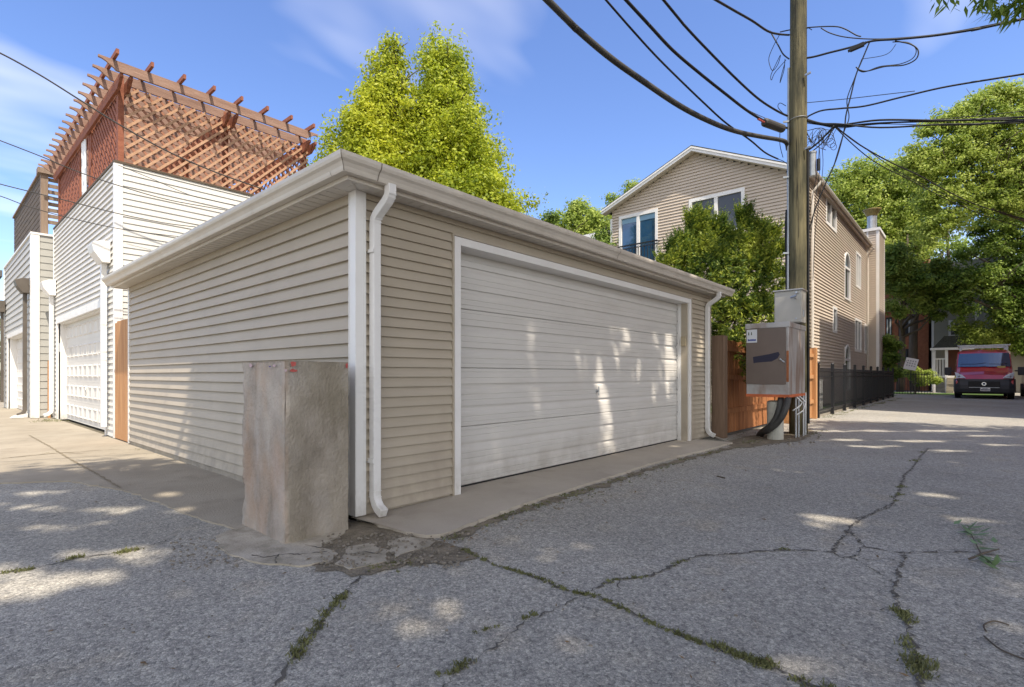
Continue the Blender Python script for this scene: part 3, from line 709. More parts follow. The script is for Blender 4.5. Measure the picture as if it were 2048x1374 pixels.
# hip roof
rx0, ry0, rx1, ry1 = fx0-.075, fy0-.075, fx1+.06, fy1+.05; zr = zt-.006; cxm, h_ = (ry1-ry0)/2, .62
b = MB(); A, B_, C_, D_ = (rx0,ry0,zr), (rx1,ry0,zr), (rx1,ry1,zr), (rx0,ry1,zr); mx_ = (rx0+rx1)/2; R0 = (mx_-.35, (ry0+ry1)/2, zr+h_); R1 = (mx_+.35, (ry0+ry1)/2, zr+h_)
b.quad(A,B_,R1,R0); b.poly([B_,C_,R1]); b.quad(C_,D_,R0,R1); b.poly([D_,A,R0]); b.quad(*[(p[0],p[1],zr-.012) for p in (D_,C_,B_,A)])
for p, q in ((A,B_),(B_,C_),(C_,D_),(D_,A)): b.quad((p[0],p[1],zr-.012),(q[0],q[1],zr-.012),q,p)
# raised shingle starter course
b.box(rx0+.25, rx1, ry0+.02, ry0+.05, zr+.004, zr+.022)
b.build('roof', M['shingle'], ga)
# door frame
b = MB()
zo = EYE+1.185
b.box(2.995, DX0, GY0-.024, GY0+.05, .03, zo); b.box(DX1+.03, 7.971, GY0-.024, GY0+.05, .034, zo)
b.box(DX0, DX1+.03, GY0-.024, GY0+.05, DZ1, zo)
b.build('door_frame', M['white'], ga, bevel=.003)
b = MB(); b.box(2.975, 2.993, GY0-.03, GY0+.02, .03, zo+.02); b.box(2.993, 7.99, GY0-.03, GY0+.02, zo+.002, zo+.02); b.box(7.973, 7.99, GY0-.03, GY0+.02, .03, zo+.002)
b.build('frame_channel', M['beige'], ga, bevel=.002)
# jambs (white lining) and stops
b = MB(); b.box(DX1+.001, DX1+.029, GY0+.0505, GY0+.2, .036, DZ1); b.box(DX0-.03, DX0-.001, GY0+.0505, GY0+.2, .036, DZ1); b.box(DX0-.03, DX1+.03, GY0+.0505, GY0+.2, DZ1+.001, DZ1+.03)
b.box(DX1-.012, DX1, GY0+.125, GY0+.155, .036, DZ1-.0); b.build('door_jamb', M['white'], ga)
# ribbed sectional door
gd = bpy.data.objects.new('garage_door', None)
fr = [(0,0), (.004,-.004)]
DYp = GY0+.17
hsec = .5385; zb0 = .048; b = MB(); seam = MB()
def door_profile():
    """list of (z, out) from the bottom up; out>0 = towards the alley"""
    L_ = []
    for s in range(4):
        z0_ = zb0+s*hsec; zt_ = z0_+hsec
        T = lambda f: zt_-f*hsec
        ev = [(1.0,-.010),(0.995,-.002),(.985,.004)]
        def fine(f): return [(f+.008,.004),(f+.004,.0005),(f-.004,.0005),(f-.010,.004)]
        def deep(f): return [(f+.135,.004),(f+.085,.001),(f+.024,-.015),(f+.012,-.020),(f+.002,-.020),(f-.004,.005)]
        ev += fine(.926)+fine(.835)+deep(.653)+fine(.553)+fine(.459)+deep(.274)+fine(.17)+fine(.067)+[(.012,.004),(.004,-.002),(.0,-.010)]
        for f, o in ev: L_.append((T(f), o))
    return L_
PR = door_profile()
for (z1_, o1), (z2_, o2) in zip(PR[:-1], PR[1:]):
    b.quad((DX0-.03, DYp-o1, z1_), (DX1+.02, DYp-o1, z1_), (DX1+.02, DYp-o2, z2_), (DX0-.03, DYp-o2, z2_))
b.box(DX0-.03, DX1+.02, DYp+.012, DYp+.04, zb0, zb0+4*hsec)
gdo = b.build('garage_door', M['gdoor'], ga)
b = MB().box(DX0-.03, DX1+.02, DYp-.002, DYp+.03, .034, .0478); b.build('bottom_seal', M['rubber'], gdo)
b = MB()
for s in (1,2,3): b.box(DX0-.0, DX1, DYp+.004, DYp+.011, zb0+s*hsec-.004, zb0+s*hsec+.004)
b.build('panel_seam', M['gdoor_dark'], gdo)
hc = PY(1197, 782, DYp-.03)
b = MB().tube([(hc.x, DYp-.002, hc.z), (hc.x, DYp-.035, hc.z)], .011, 8); b.tube([(hc.x, DYp-.035, hc.z+.055), (hc.x, DYp-.035, hc.z-.055)], .007, 8); b.tube([(hc.x, DYp-.003, hc.z), (hc.x, DYp-.008, hc.z)], .024, 12)
b.build('door_handle', M['metal'], gdo, smooth=False)
b = MB()
for s in range(4):
    for f in (.10, .45, .8): b.box(DX1-.004, DX1+.0, DYp-.02, DYp-.006, zb0+s*hsec+f*hsec-.012, zb0+s*hsec+f*hsec+.012)
split_build(b, 'hinge', M['brown_metal'], gdo)
c = PX(1370, 687, DX1-.002)
b = MB().box(DX1-.035, DX1+.0, GY0+.012, GY0+.09, EYE+.45, EYE+.60); tag(b.build('sensor_box', mat('tan_plastic', (.36,.30,.20), .6, .2, 30), ga, bevel=.004), 'tan plastic box on the right door jamb')
# downspouts
def downspout(b, x, w, ytop, ywall, zg, zbot, kick):
    pts = [(x, ytop, zg), (x, ytop, zg-.06)]
    for k in range(1, 7):
        u = k/7; pts.append((x, ytop+(ywall-ytop)*(0.5-0.5*cos(pi*u)), zg-.06-.17*u))
    pts += [(x, ywall, zg-.25), (x, ywall, zbot+.13), (x, ywall-.006, zbot+.10), (x, ywall-.022, zbot+.07), (x, ywall-.05, zbot+.04), (x, ywall-kick, zbot+.012)]
    b.ducted(pts, w, .062, (1,0,0)); return pts
b = MB(); dp = downspout(b, 2.192, .062, fy0-.052, GY0-.05, zb+.01, .055, .11)
ds = b.build('downspout', M['white'], ga, bevel=.005)
b = MB()
for k in range(9):
    i = 2; u = k/8; y_ = (fy0-.052)+(GY0-.05-fy0+.052)*(0.5-0.5*cos(pi*(.05+.9*u))); z_ = zb-.06-.17*(.03+.94*u); b.box(2.159, 2.225, y_-.034, y_-.030, z_-.002, z_+.002)
b.box(2.158,2.226,GY0-.086,GY0-.018,.168,.172); b.box(2.158,2.226,GY0-.086,GY0-.018,.214,.217); b.box(2.150,2.16,GY0-.085,GY0-.0,.42,.455); b.box(2.150,2.16,GY0-.085,GY0-.0,1.95,1.975)
split_build(b, 'strap', M['white'], ds)
b = MB(); downspout(b, 8.56, .062, fy0-.052, GY0-.05, zb+.01, .055, .12); b.build('downspout', M['white'], ga, bevel=.005)

# ============================================================ CONCRETE BLOCK
def block():
    b = MB(); x0,x1,y0,y1,z1 = 1.49,1.93,3.20,3.85,EYE+.088; r = random.Random(3)
    from mathutils import noise as mn
    nx, ny, nz = 14, 20, 34
    def disp(p, n):
        v = Vector(p); d = mn.noise(v*4.0)*.006 + mn.noise(v*17)*.0025
        # worn arrises
        ex = min(abs(p[0]-x0), abs(p[0]-x1)); ey = min(abs(p[1]-y0), abs(p[1]-y1)); ez = abs(p[2]-z1)
        k = sorted((ex, ey, ez))
        if k[0]+k[1] < .03:
            c = max(0, mn.noise(v*13+Vector((3,1,2)))+.15)*.022*(1-(k[0]+k[1])/.03)*(0.25 if ex == abs(p[0]-x1) else 1)
            cx_, cy_ = (x0+x1)/2, (y0+y1)/2; dv = Vector((cx_-p[0], cy_-p[1], -.1)).normalized()*c; return v + Vector(n)*d + dv
        return v + Vector(n)*d
    def face(f, nu, nv, n):
        base = len(b.v)
        for i in range(nu+1):
            for j in range(nv+1): b.v.append(tuple(disp(f(i/nu, j/nv), n)))
        for i in range(nu):
            for j in range(nv):
                a = base+i*(nv+1)+j; b.f.append((a, a+nv+1, a+nv+2, a+1))
    face(lambda u,v: (x0+(x1-x0)*u, y0, z1*v), nx, nz, (0,-1,0)); face(lambda u,v: (x0, y1+(y0-y1)*u, z1*v), ny, nz, (-1,0,0))
    face(lambda u,v: (x1, y0+(y1-y0)*u, z1*v), ny, nz, (1,0,0)); face(lambda u,v: (x1+(x0-x1)*u, y1, z1*v), nx, nz, (0,1,0)); face(lambda u,v: (x0+(x1-x0)*u, y0+(y1-y0)*v, z1), nx, ny, (0,0,1))
    return b
bt = thing('concrete_block', (1.71, 3.52, 0), 'waist high weathered concrete block with faded paint marks at the garage corner', 'concrete block')
block().build('block', M['block'], bt)
def blob(cx, cz, rx, rz, plane, axis, seed):
    r = random.Random(seed); pts = []
    for k in range(16):
        a = 2*pi*k/16; q = r.uniform(.65, 1.15); u, w = cx+rx*q*cos(a), cz+rz*q*sin(a)
        pts.append((u, plane, w) if axis == 'x' else (plane, u, w))
    return pts
b = MB()
q = PY(586,728,3.19); b.poly(blob(q.x+.0, q.z, .020, .018, 3.186, 'x', 1)); q = PY(586,741,3.19); b.poly(blob(q.x, q.z, .024, .011, 3.186, 'x', 2)); q = PY(693,731,3.19); b.poly(blob(q.x, q.z, .010, .020, 3.186, 'x', 3))
split_build(b, 'paint_mark', M['red_paint'], bt)
b = MB(); q = PX(571,741,1.477); b.poly(blob(q.y, q.z, .016, .010, 1.478, 'y', 4)); q = PX(501,731,1.477); b.poly(blob(q.y, q.z, .026, .014, 1.478, 'y', 5)); q = PX(548,731,1.477); b.poly(blob(q.y, q.z, .020, .009, 1.478, 'y', 6)); split_build(b, 'paint_mark', M['pink_paint'], bt)
b = MB(); q = PX(540,733,1.477); b.poly(blob(q.y, q.z, .022, .005, 1.4765, 'y', 7)); b.build('paint_mark', M['purple_paint'], bt)

# ============================================================ CEDAR BOARD FENCE BETWEEN THE GARAGES
f1 = thing('wood_fence', (2.1, 10.05, 0), 'narrow orange cedar board fence panel filling the gap between the beige and white garages', 'fence')
b = MB(); y = 9.612; r = random.Random(5)
while y < 10.5: b.box(2.09, 2.11, y, y+.128, .03, EYE+.86+r.uniform(-.012,.012)); y += .134
b.build('board', M['cedar_light'], f1, bevel=.002)
b = MB(); b.box(2.112, 2.15, 9.62, 10.5, .3, .39); b.box(2.112, 2.15, 9.62, 10.5, 1.5, 1.59); split_build(b, 'rail', M['cedar_light'], f1)

# ============================================================ WHITE GARAGE WITH ROOF DECK
WX, WY0, WY1, WZ = 2.11, 10.58, 16.60, EYE+3.50
wh = thing('white_garage', (WX, WY0, 0), 'tall white vinyl sided garage with panelled door and wooden roof deck', 'garage')
wd0, wd1, wdz = 11.22, 16.06, EYE+1.20
b = lap(MB(), 'y', WX, WY0+.05, WY1, .04, WZ, .1016, .022, [(wd0-.1, wd1+.1, -1, wdz+.12)]); b.build('front_siding', M['white_siding'], wh)
b = lap(MB(), 'x', WY0, WX+.05, 9.2, .04, WZ, .1016, .014); b.build('side_siding', M['white_siding'], wh)
b = MB(); b.box(WX+.005, WX+.2, wd1, WY1, 0, WZ); b.box(WX+.005, WX+.2, WY0+.01, wd0, 0, WZ); b.box(WX+.005, WX+.2, wd0, wd1, wdz+.02, WZ); b.box(WX+.2, 9.2, WY0+.01, WY0+.2, 0, WZ); b.box(WX+.2, 9.2, WY1-.2, WY1, 0, WZ); b.box(9.0, 9.19, WY0+.2, WY1-.2, 0, WZ)
b.box(WX+.2, 9.0, WY0+.2, WY1-.2, WZ-.3, WZ-.25); b.build('wall', M['white_siding'], wh)
b = MB(); b.box(WX-.028, WX+.06, WY0-.02, WY0+.062, .02, WZ); b.box(WX+.06, WX+.092, WY0-.02, WY0+.0, .02, WZ); b.box(WX-.028, WX+.01, WY1-.06, WY1, .02, WZ); split_build(b, 'corner_post', M['white'], wh, bevel=.003)
b = MB(); b.box(WX-.03, WX+.10, WY0-.03, WY1, WZ, WZ+.035); b.box(WX+.10, 9.2, WY0-.03, WY0+.1, WZ, WZ+.035); b.build('parapet_cap', M['grey_wood'], wh)
b = MB(); b.box(WX-.03, WX+.03, wd1, wd1+.1, .02, wdz+.12); b.box(WX-.03, WX+.03, wd0-.1, wd0, .02, wdz+.12); b.box(WX-.03, WX+.03, wd0, wd1, wdz, wdz+.12)
b.box(WX+.031, WX+.17, wd1-.012, wd1-.002, .02, wdz-.001); b.box(WX+.031, WX+.17, wd0+.002, wd0+.012, .02, wdz-.001); b.box(WX+.031, WX+.17, wd0+.012, wd1-.012, wdz-.014, wdz-.002)
b.build('door_frame', M['white'], wh)
def panel_door(parent, x, y0, y1, z0, z1, rows, cols):
    b = MB(); b.box(x, x+.04, y0, y1, z0, z1)
    ph = (z1-z0)/rows; pw = (y1-y0)/cols
    for i in range(rows):
        b.box(x-.003, x-.0005, y0, y1, z0+i*ph-.004+ph*0+.004, z0+i*ph+.012)
        for j in range(cols):
            ya, yb = y0+j*pw+.05, y0+(j+1)*pw-.05; za, zb_ = z0+i*ph+.09, z0+(i+1)*ph-.08
            fx = x-.001; o_ = .012
            # raised frame round each panel, bevelled to a raised field
            R = [(ya,za),(yb,za),(yb,zb_),(ya,zb_)]; I = [(ya+.03,za+.03),(yb-.03,za+.03),(yb-.03,zb_-.03),(ya+.03,zb_-.03)]; J = [(ya+.06,za+.05),(yb-.06,za+.05),(yb-.06,zb_-.05),(ya+.06,zb_-.05)]
            for k in range(4):
                m_ = (k+1) % 4
                b.quad((fx,R[m_][0],R[m_][1]),(fx,R[k][0],R[k][1]),(fx-.02,I[k][0],I[k][1]),(fx-.02,I[m_][0],I[m_][1]))
                b.quad((fx-.02,I[m_][0],I[m_][1]),(fx-.02,I[k][0],I[k][1]),(fx-.004,J[k][0],J[k][1]),(fx-.004,J[m_][0],J[m_][1]))
            b.quad((fx-.004,*J[1]),(fx-.004,*J[0]),(fx-.004,*J[3]),(fx-.004,*J[2]))
    return b.build('garage_door', M['white_door'], parent)
wdo = panel_door(wh, WX+.15, wd0+.013, wd1-.013, .03, wdz-.015, 5, 10)
q = PX(172, 779, WX+.13); b = MB().tube([(WX+.13,q.y,q.z+.06),(WX+.11,q.y-.04,q.z),(WX+.13,q.y-.03,q.z-.09),(WX+.13,q.y+.01,q.z-.13)], .008, 5); b.build('door_handle', M['metal'], wdo)
q = PX(123, 695, WX-.03); b = MB().box(WX-.06, WX-.031, q.y-.06, q.y+.06, q.z-.1, q.z+.1); b.build('wall_box', M['white'], wh)
def conductor(parent, x, y, ztop, m, zend=.1, w=.09, kick=True, dent=False):
    hd = MB(); hw = .19
    # hopper: boxy above, tapering to the outlet
    A = [(x-.25, ztop), (x-.25, ztop-.02), (x-.22, ztop-.14), (x-.11, ztop-.30), (x-.0, ztop-.30), (x-.0, ztop+.06), (x-.12, ztop+.06)]
    hd.prism([(p[0], y-hw, p[1]) for p in A], (0, 2*hw, 0)); h = hd.build('conductor_head', m, parent, bevel=.004)
    b = MB(); pts = [(x-.06, y, ztop-.3), (x-.06, y, zend+.12)]
    if kick: pts += [(x-.07, y, zend+.08), (x-.12, y, zend+.03), (x-.2, y, zend)]
    b.ducted(pts, .10, .075, (0,1,0)); return b.build('downspout', m, parent, bevel=.004)
conductor(wh, WX-.022, 11.02, EYE+2.18, M['white'], .06, kick=False)
conductor(wh, WX-.022, 16.42, EYE+2.18, M['white'], .1)

# pergola on the roof deck
pg = thing('rooftop_pergola', (WX, WY0, WZ), 'reddish brown wooden pergola with lattice screens on the white garage roof', 'pergola')
ZB0, ZB1, ZR0, ZR1 = EYE+4.71, EYE+4.89, EYE+4.89, EYE+5.05
def rafter(b, y, x0=1.83, x1=5.5):
    z0, z1 = ZR0+.0015, ZR1
    out = [(x0, z1), (x0+.0, z1-.035), (x0+.05, z1-.04), (x0+.10, z1-.06), (x0+.15, z1-.10), (x0+.20, z1-.125), (x0+.23, z0), (x1-.23, z0), (x1-.20, z1-.125), (x1-.15, z1-.10), (x1-.10, z1-.06), (x1-.05, z1-.04), (x1, z1-.035), (x1, z1)]
    b.prism([(p[0], y, p[1]) for p in out][::-1], (0, .04, 0))
for i in range(17):
    b = MB(); rafter(b, 10.30+i*.4); b.build('rafter', M['redwood_w'], pg)
def ybeam(b, x, y0=10.33, y1=16.9):
    z0, z1 = ZB0, ZB1
    out = [(y0, z1), (y0, z1-.05), (y0+.05, z1-.07), (y0+.09, z1-.12), (y0+.16, z1-.15), (y0+.2, z0), (y1-.2, z0), (y1-.05, z1-.07), (y1, z1)]
    b.prism([(x, p[0], p[1]) for p in out], (.045, 0, 0))
for xp in (2.20, 3.84, 5.40):
    for s in (-.085, .045):
        b = MB(); ybeam(b, xp+s, 10.33); b.build('beam', M['redwood'], pg)
    for yp in (10.75, 13.0, 16.45):
        b = MB().box(xp-.038, xp+.043, yp-.06, yp+.06, WZ-.1, ZR1-.03); b.build('post', M['redwood'], pg)
for i in range(8):
    b = MB(); x = 2.03+i*.466; b.prism([(x-.02, 10.06, ZR1), (x+.02, 10.06, ZR1), (x+.02, 10.06, ZR1+.075), (x-.02, 10.06, ZR1+.075)], (0, 6.8, 0)); b.build('purlin', M['redwood'], pg)
def lattice(name, parent, axis, plane, s0, s1, z0, z1, m, step=.166, w=.045, th=.012, off=.016):
    for d_ in (1, -1):
        b = MB(); H = z1-z0; s = s0-H if d_ == 1 else s0
        pl = plane + (0 if d_ == 1 else off)
        while s < s1 + (0 if d_ == 1 else H):
            # strip from (s, z0) up-right (d=1) or up-left (d=-1), clipped to the panel
            a_s, a_z, c_s, c_z = s, z0, s+d_*H, z1
            lo, hi = 0.0, 1.0
            for bound, sgn in ((s0, 1), (s1, -1)):
                va, vc = (a_s-bound)*sgn, (c_s-bound)*sgn
                if va < 0 and vc < 0: lo, hi = 1, 0; break
                if va < 0: lo = max(lo, va/(va-vc))
                if vc < 0: hi = min(hi, va/(va-vc))
            if hi-lo > .02:
                p = (a_s+(c_s-a_s)*lo, a_z+(c_z-a_z)*lo); q = (a_s+(c_s-a_s)*hi, a_z+(c_z-a_z)*hi)
                if axis == 'x': b.bar((p[0],pl,p[1]), (q[0],pl,q[1]), th, w, (0,0,1))
                else: b.bar((pl,p[0],p[1]), (pl,q[0],q[1]), th, w, (0,0,1))
            s += step
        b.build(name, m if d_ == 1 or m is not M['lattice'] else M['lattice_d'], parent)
for x0, x1 in ((2.262, 5.44),):
    lattice('lattice_panel', pg, 'x', 10.625, x0, x1, WZ+.06, ZB0+.13, M['lattice'], .172, .040)
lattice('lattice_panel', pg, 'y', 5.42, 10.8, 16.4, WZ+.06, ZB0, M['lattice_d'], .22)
for y0, y1 in ((10.81, 12.83), (14.05, 16.39)): lattice('lattice_panel', pg, 'y', 2.19, y0, y1, WZ+.06, ZB0+.02, M['redwood'], .15, .06)
b = MB(); b.box(2.262, 5.44, 10.64, 10.66, WZ+.036, WZ+.075); b.box(2.17, 2.21, 10.81, 16.39, WZ+.035, WZ+.09); b.box(2.17,2.21,12.84,12.93,WZ,ZB0); b.box(2.17,2.21,13.97,14.05,WZ,ZB0); split_build(b, 'rail', M['redwood'], pg)
b = MB(); r = random.Random(2)
n0 = 10
for k in range(n0):
    y0_, y1_ = 13.22+.035*k, 13.22+.035*(k+1); x0_ = 2.16+.02*sin(k*1.9); x1_ = 2.16+.02*sin((k+1)*1.9)
    b.quad((x0_,y0_,WZ+.12),(x1_,y1_,WZ+.12),(x1_-.01,y1_,ZB0),(x0_-.01,y0_,ZB0))
tag(b.build('curtain', mat('white_tarp', (.72,.74,.76), .6, .1, 6)), 'white cloth curtain hanging inside the rooftop pergola opening', 'curtain')

# ============================================================ GREY GARAGE
QX, QY0, QY1, QZ = 1.755, 17.0, 23.3, EYE+3.40
gr = thing('grey_garage', (QX, QY0, 0), 'narrow grey lap sided garage with white trim and brown downspouts at the far left', 'garage')
q0, q1, qz = 17.95, 22.3, EYE+1.12
b = lap(MB(), 'y', QX, QY0+.1, QY1, .04, QZ, .17, .022, [(q0-.08, q1+.08, -1, qz+.12)]); b.build('front_siding', mat('dark_grey_siding', (.44,.435,.41), .6, .05, 1), gr)
b = lap(MB(), 'x', QY0, QX+.12, 8.5, .06, QZ, .17, .014); b.build('side_siding', M['grey_siding'], gr)
b = MB(); b.box(QX+.005, QX+.2, QY0+.01, q0, 0, QZ); b.box(QX+.005, QX+.2, q1, QY1, 0, QZ); b.box(QX+.005, QX+.2, q0, q1, qz+.02, QZ); b.box(QX+.2, 8.5, QY0+.01, QY0+.2, 0, QZ); b.box(QX+.2, 8.5, QY1-.2, QY1, 0, QZ); b.box(QX+.2,8.5,QY0+.2,QY1-.2,QZ-.3,QZ-.2); b.build('wall', M['grey_siding'], gr)
b = MB(); b.box(QX-.03, QX+.05, QY0-.03, QY0+.16, .02, QZ); b.box(QX+.05, QX+.13, QY0-.03, QY0+.001, .02, QZ); b.box(QX-.03, QX+.03, QY1-.1, QY1, .02, QZ); b.box(QX-.04, QX+.1, QY0-.04, QY1, QZ, QZ+.05); b.box(QX+.1, 8.5, QY0-.04, QY0+.1, QZ, QZ+.05); b.build('corner_post', M['white'], gr, bevel=.003)
b = MB(); b.box(QX-.03, QX+.03, q1, q1+.12, .02, qz+.12); b.box(QX-.03, QX+.03, q0-.1, q0, .02, qz+.12); b.box(QX-.03, QX+.03, q0, q1, qz, qz+.12); b.box(QX+.031, QX+.22, q1-.012, q1-.002, .02, qz); b.box(QX+.031, QX+.22, q0+.012, q1-.012, qz-.014, qz-.002); b.build('door_frame', M['white'], gr)
panel_door(gr, QX+.2, q0, q1-.012, .03, qz-.015, 5, 8)
conductor(gr, QX-.03, 17.45, EYE+2.30, M['brown_metal'], .08)
conductor(gr, QX-.03, 23.0, EYE+2.28, M['brown_metal'], .08, kick=False)
b = MB(); b.prism([(QX-.35,17.3,.02),(QX-.05,17.3,.02),(QX-.05,17.3,.12),(QX-.3,17.3,.06)], (0,.3,0)); tag(b.build('splash_block', M['white']), 'white splash block under the brown downspout of the grey garage', 'splash block')
b = MB().box(2.02, 2.05, 16.9, 16.93, .05, EYE+.35); b.box(2.02, 2.07, 16.86, 16.9, .0, EYE+.35); tag(b.build('leaning_board', M['cedar_light']), 'upright tan board standing between the grey and white garages', 'board')
# weathered screen on the grey roof
ws = thing('deck_screen', (1.93, 17.2, QZ), 'weathered dark brown plank screen on top of the grey garage', 'deck screen')
b = MB(); z = QZ+.05
while z < EYE+5.0: b.box(1.94, 1.965, 17.28, 23.0, z, z+.122); z += .147
b.build('planks', M['grey_wood'], ws)
b = MB(); b.box(1.92, 2.06, 17.12, 17.27, QZ+.05, EYE+4.95); b.build('post', M['grey_post'], ws)
b = MB(); z = QZ+.35
while z < EYE+4.85: b.box(2.065, 3.6, 17.17, 17.195, z, z+.09); z += .15
b.build('slats', M['grey_post'], ws)
b = MB(); b.box(1.86, 3.4, 17.05, 17.33, EYE+4.95, EYE+5.08); b.box(1.90, 2.0, 17.33, 23.0, EYE+5.0, EYE+5.05); b.build('cap_rail', M['grey_post'], ws)
b = MB().box(2.0, 2.12, 17.12, 17.24, EYE+5.08, EYE+5.2); b.build('post_cap', M['grey_post'], ws)

# far left porch house and bin
fh = thing('porch_house', (0, 30, 0), 'distant house with grey porch roof at the left edge', 'house')
b = MB().box(-4, 1.95, 31, 36, 0, 3.0); b.build('wall', mat('tan_wall', (.3,.24,.18), .8, .2, 2), fh)
b = MB().box(-4.2, 2.15, 29.5, 36, EYE+4.0, EYE+4.25); b.box(-4.2, 2.1, 29.6, 29.7, EYE+2.4, EYE+2.6); b.box(-4.2,2.1,29.5,31,EYE+1.9,EYE+2.0); b.build('porch_roof', mat('grey_roof', (.12,.12,.12), .8, .2, 3), fh)
for x in (2.0, .4, -1.4):
    b = MB().box(x-.07, x+.07, 29.6, 29.74, 0, EYE+4.0); b.build('porch_post', M['white'], fh)

# ============================================================ WOOD FENCE ON THE RIGHT
f2 = thing('wood_fence', (9.1, 3.2, 0), 'reddish cedar board fence right of the garage behind the utility cabinet', 'fence')
b = MB().box(8.865, 9.05, 3.12, 3.325, 0, EYE+.665); b.build('post', M['cedar_post'], f2, bevel=.004)
b = MB(); x = 9.055; r = random.Random(8)
while x < 12.6: b.box(x, x+.13, 3.30+r.uniform(-.003,.003), 3.32, .02, EYE+.63+r.uniform(-.02,.015)); x += .137
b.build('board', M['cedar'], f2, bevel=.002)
b = MB()
for z in (.42, 1.02, 1.53): b.box(9.051, 12.6, 3.262, 3.297, z-.045, z+.045)
split_build(b, 'rail', M['cedar'], f2)
f3 = thing('wood_fence', (13.2, 2.9, 0), 'bright sunlit cedar fence panel between the utility pole and the iron fence', 'fence')
b = MB(); x = 12.62
while x < 14.3: b.box(x, x+.13, 2.93+r.uniform(-.003,.003), 2.95, .02, EYE+.62+r.uniform(-.02,.015)); x += .137
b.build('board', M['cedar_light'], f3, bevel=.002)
b = MB()
for z in (.42, 1.02, 1.53): b.box(12.62, 14.3, 2.89, 2.927, z-.045, z+.045)
split_build(b, 'rail', M['cedar_light'], f3)
b = MB(); b.box(14.3, 14.45, 2.84, 2.98, 0, EYE+.66); b.box(12.5,12.61,2.88,3.28,0,EYE+.62); b.build('post', M['cedar_light'], f3, bevel=.004)

# ============================================================ UTILITY POLE, CABINETS
PPX, PPY = 10.42, 2.35
up = thing('utility_pole', (PPX, PPY, 0), 'tall round wooden utility pole carrying many cables and two metal boxes', 'utility pole')
b = MB(); zs = [0, .5, 2, 4, 6, 8, 10, 12]; b.tube([(PPX+.006*sin(z), PPY, z-.05) for z in zs], [.150-.0020*z for z in zs], 20); b.build('pole_shaft', M['pole'], up, smooth=True)
b = MB().tube([(PPX-.06, PPY+.155, 2.5), (PPX-.06, PPY+.15, 5.3), (PPX-.06, PPY+.145, 6.6)], .022, 8); b.tube([(PPX-.08, PPY-.13, 0), (PPX-.08, PPY-.13, .75)], .018, 8); split_build(b, 'conduit', M['metal'], up)
b = MB()
for z in (5.64,): b.tube([(PPX+.0+.150*cos(a), PPY+.150*sin(a), z) for a in [2*pi*k/18 for k in range(19)]], .006, 5)
for z, s in ((5.62,1),(6.35,-1),(4.62,1),(5.05,-1),(3.25,1)):
    b.bar((PPX-.1,PPY+.13*s,z), (PPX-.12,PPY+.22*s,z+.01), .03, .03)
split_build(b, 'clamp', M['metal'], up)
b = MB().tube([(PPX-.05,PPY+.17,4.05),(PPX-.05,PPY+.18,3.7),(PPX-.04,PPY+.175,3.1),(PPX-.04,PPY+.18,2.55)], [.03,.035,.03,.025], 8); b.tube([(PPX-.02,PPY-.155,5.1),(PPX-.02,PPY-.165,3.5),(PPX-.02,PPY-.165,.2)], .022, 8); split_build(b, 'cable_riser', M['rubber'], up)
b = MB(); c = Vector((PPX+.05, PPY-.21, EYE+3.93)); b.tube([c, c-Vector((0,0,.40))], .065, 12); b.tube([c+Vector((0,0,.0)), c+Vector((0,0,.03))], .072, 12); tag(b.build('splice_canister', M['metal'], up, smooth=False), 'grey metal canister on the far side of the pole')

def boxc(x0,x1,y0,y1,z0,z1): return MB().box(x0,x1,y0,y1,z0,z1)
cb2 = thing('utility_cabinet', (9.6, 2.5, .7), 'large dented grey metal utility cabinet with painted out patch and rusty base', 'cabinet')
cz0, cz1 = EYE-.36, EYE+.838; cx0, cx1, cy0, cy1 = 9.16, 10.22, 2.20, 2.85
M['cab_brown'] = mat('cabinet_front_paint', (.155,.12,.10), .5, .15, 2, .05, 8); M['cab_grey'] = mat('cabinet_metal', (.42,.41,.40), .42, .18, 2.5, .06, 6, metal=.2); add_mix(M['cab_grey'], (.21,.13,.085), noise_fac(M['cab_grey'], 2.0, .46, .62, (3.5,1,.5), .8))
boxc(cx0, cx1, cy0, cy1, cz0+.03, cz1).build('cabinet_body', M['cab_grey'], cb2, bevel=.008)
b = MB().box(cx0-.02, cx1+.01, cy0-.015, cy1+.015, cz1-.07, cz1+.015); b.build('lid', M['cab_grey'], cb2, bevel=.006)
dr = MB().box(cx0-.018, cx0-.001, cy0+.04, cy1-.0, cz0+.21, cz1-.075).build('cabinet_door', M['cab_brown'], cb2, bevel=.004)
b = MB().box(cx0-.012, cx0-.001, cy0+.001, cy0+.035, cz0+.25, cz1-.45); b.build('rust_strip', mat('rust', (.33,.12,.05), .85, .3, 12), cb2)
b = MB(); P = [(cx0-.0195, y_, z_) for y_, z_ in ((cy1-.11,cz0+.66),(cy1-.36,cz0+.70),(cy1-.50,cz0+.735),(cy1-.52,cz0+.69),(cy1-.49,cz0+.63),(cy1-.40,cz0+.58),(cy1-.18,cz0+.565),(cy1-.12,cz0+.555))]
b.poly(P); b.build('paint_patch', mat('dark_paint', (.022,.022,.045), .6), dr)
b = MB().box(cx0-.014, cx1, cy0-.006, cy1+.006, cz0+.0, cz0+.045); b.build('rusty_base', mat('orange_rust', (.50,.13,.05), .8, .3, 10), cb2)
b = MB().tube([(cx0-.02,cy0+.12,cz0+.60),(cx0-.05,cy0+.12,cz0+.62),(cx0-.06,cy0+.05,cz0+.56)], .012, 6); b.build('handle', M['metal'], dr)
st = MB().box(cx0-.0225, cx0-.0188, cy1-.175, cy1-.012, cz1-.30, cz1-.085).build('notice_sticker', mat('sticker_white', (.62,.64,.66), .6, .04, 5), dr)
b = MB(); r = random.Random(6)
y = cy1-.03
for k in range(8): w = r.uniform(.010,.017); b.box(cx0-.0235, cx0-.0226, y-w, y, cz1-.275, cz1-.245+r.uniform(-.004,.006)); y -= w+.003
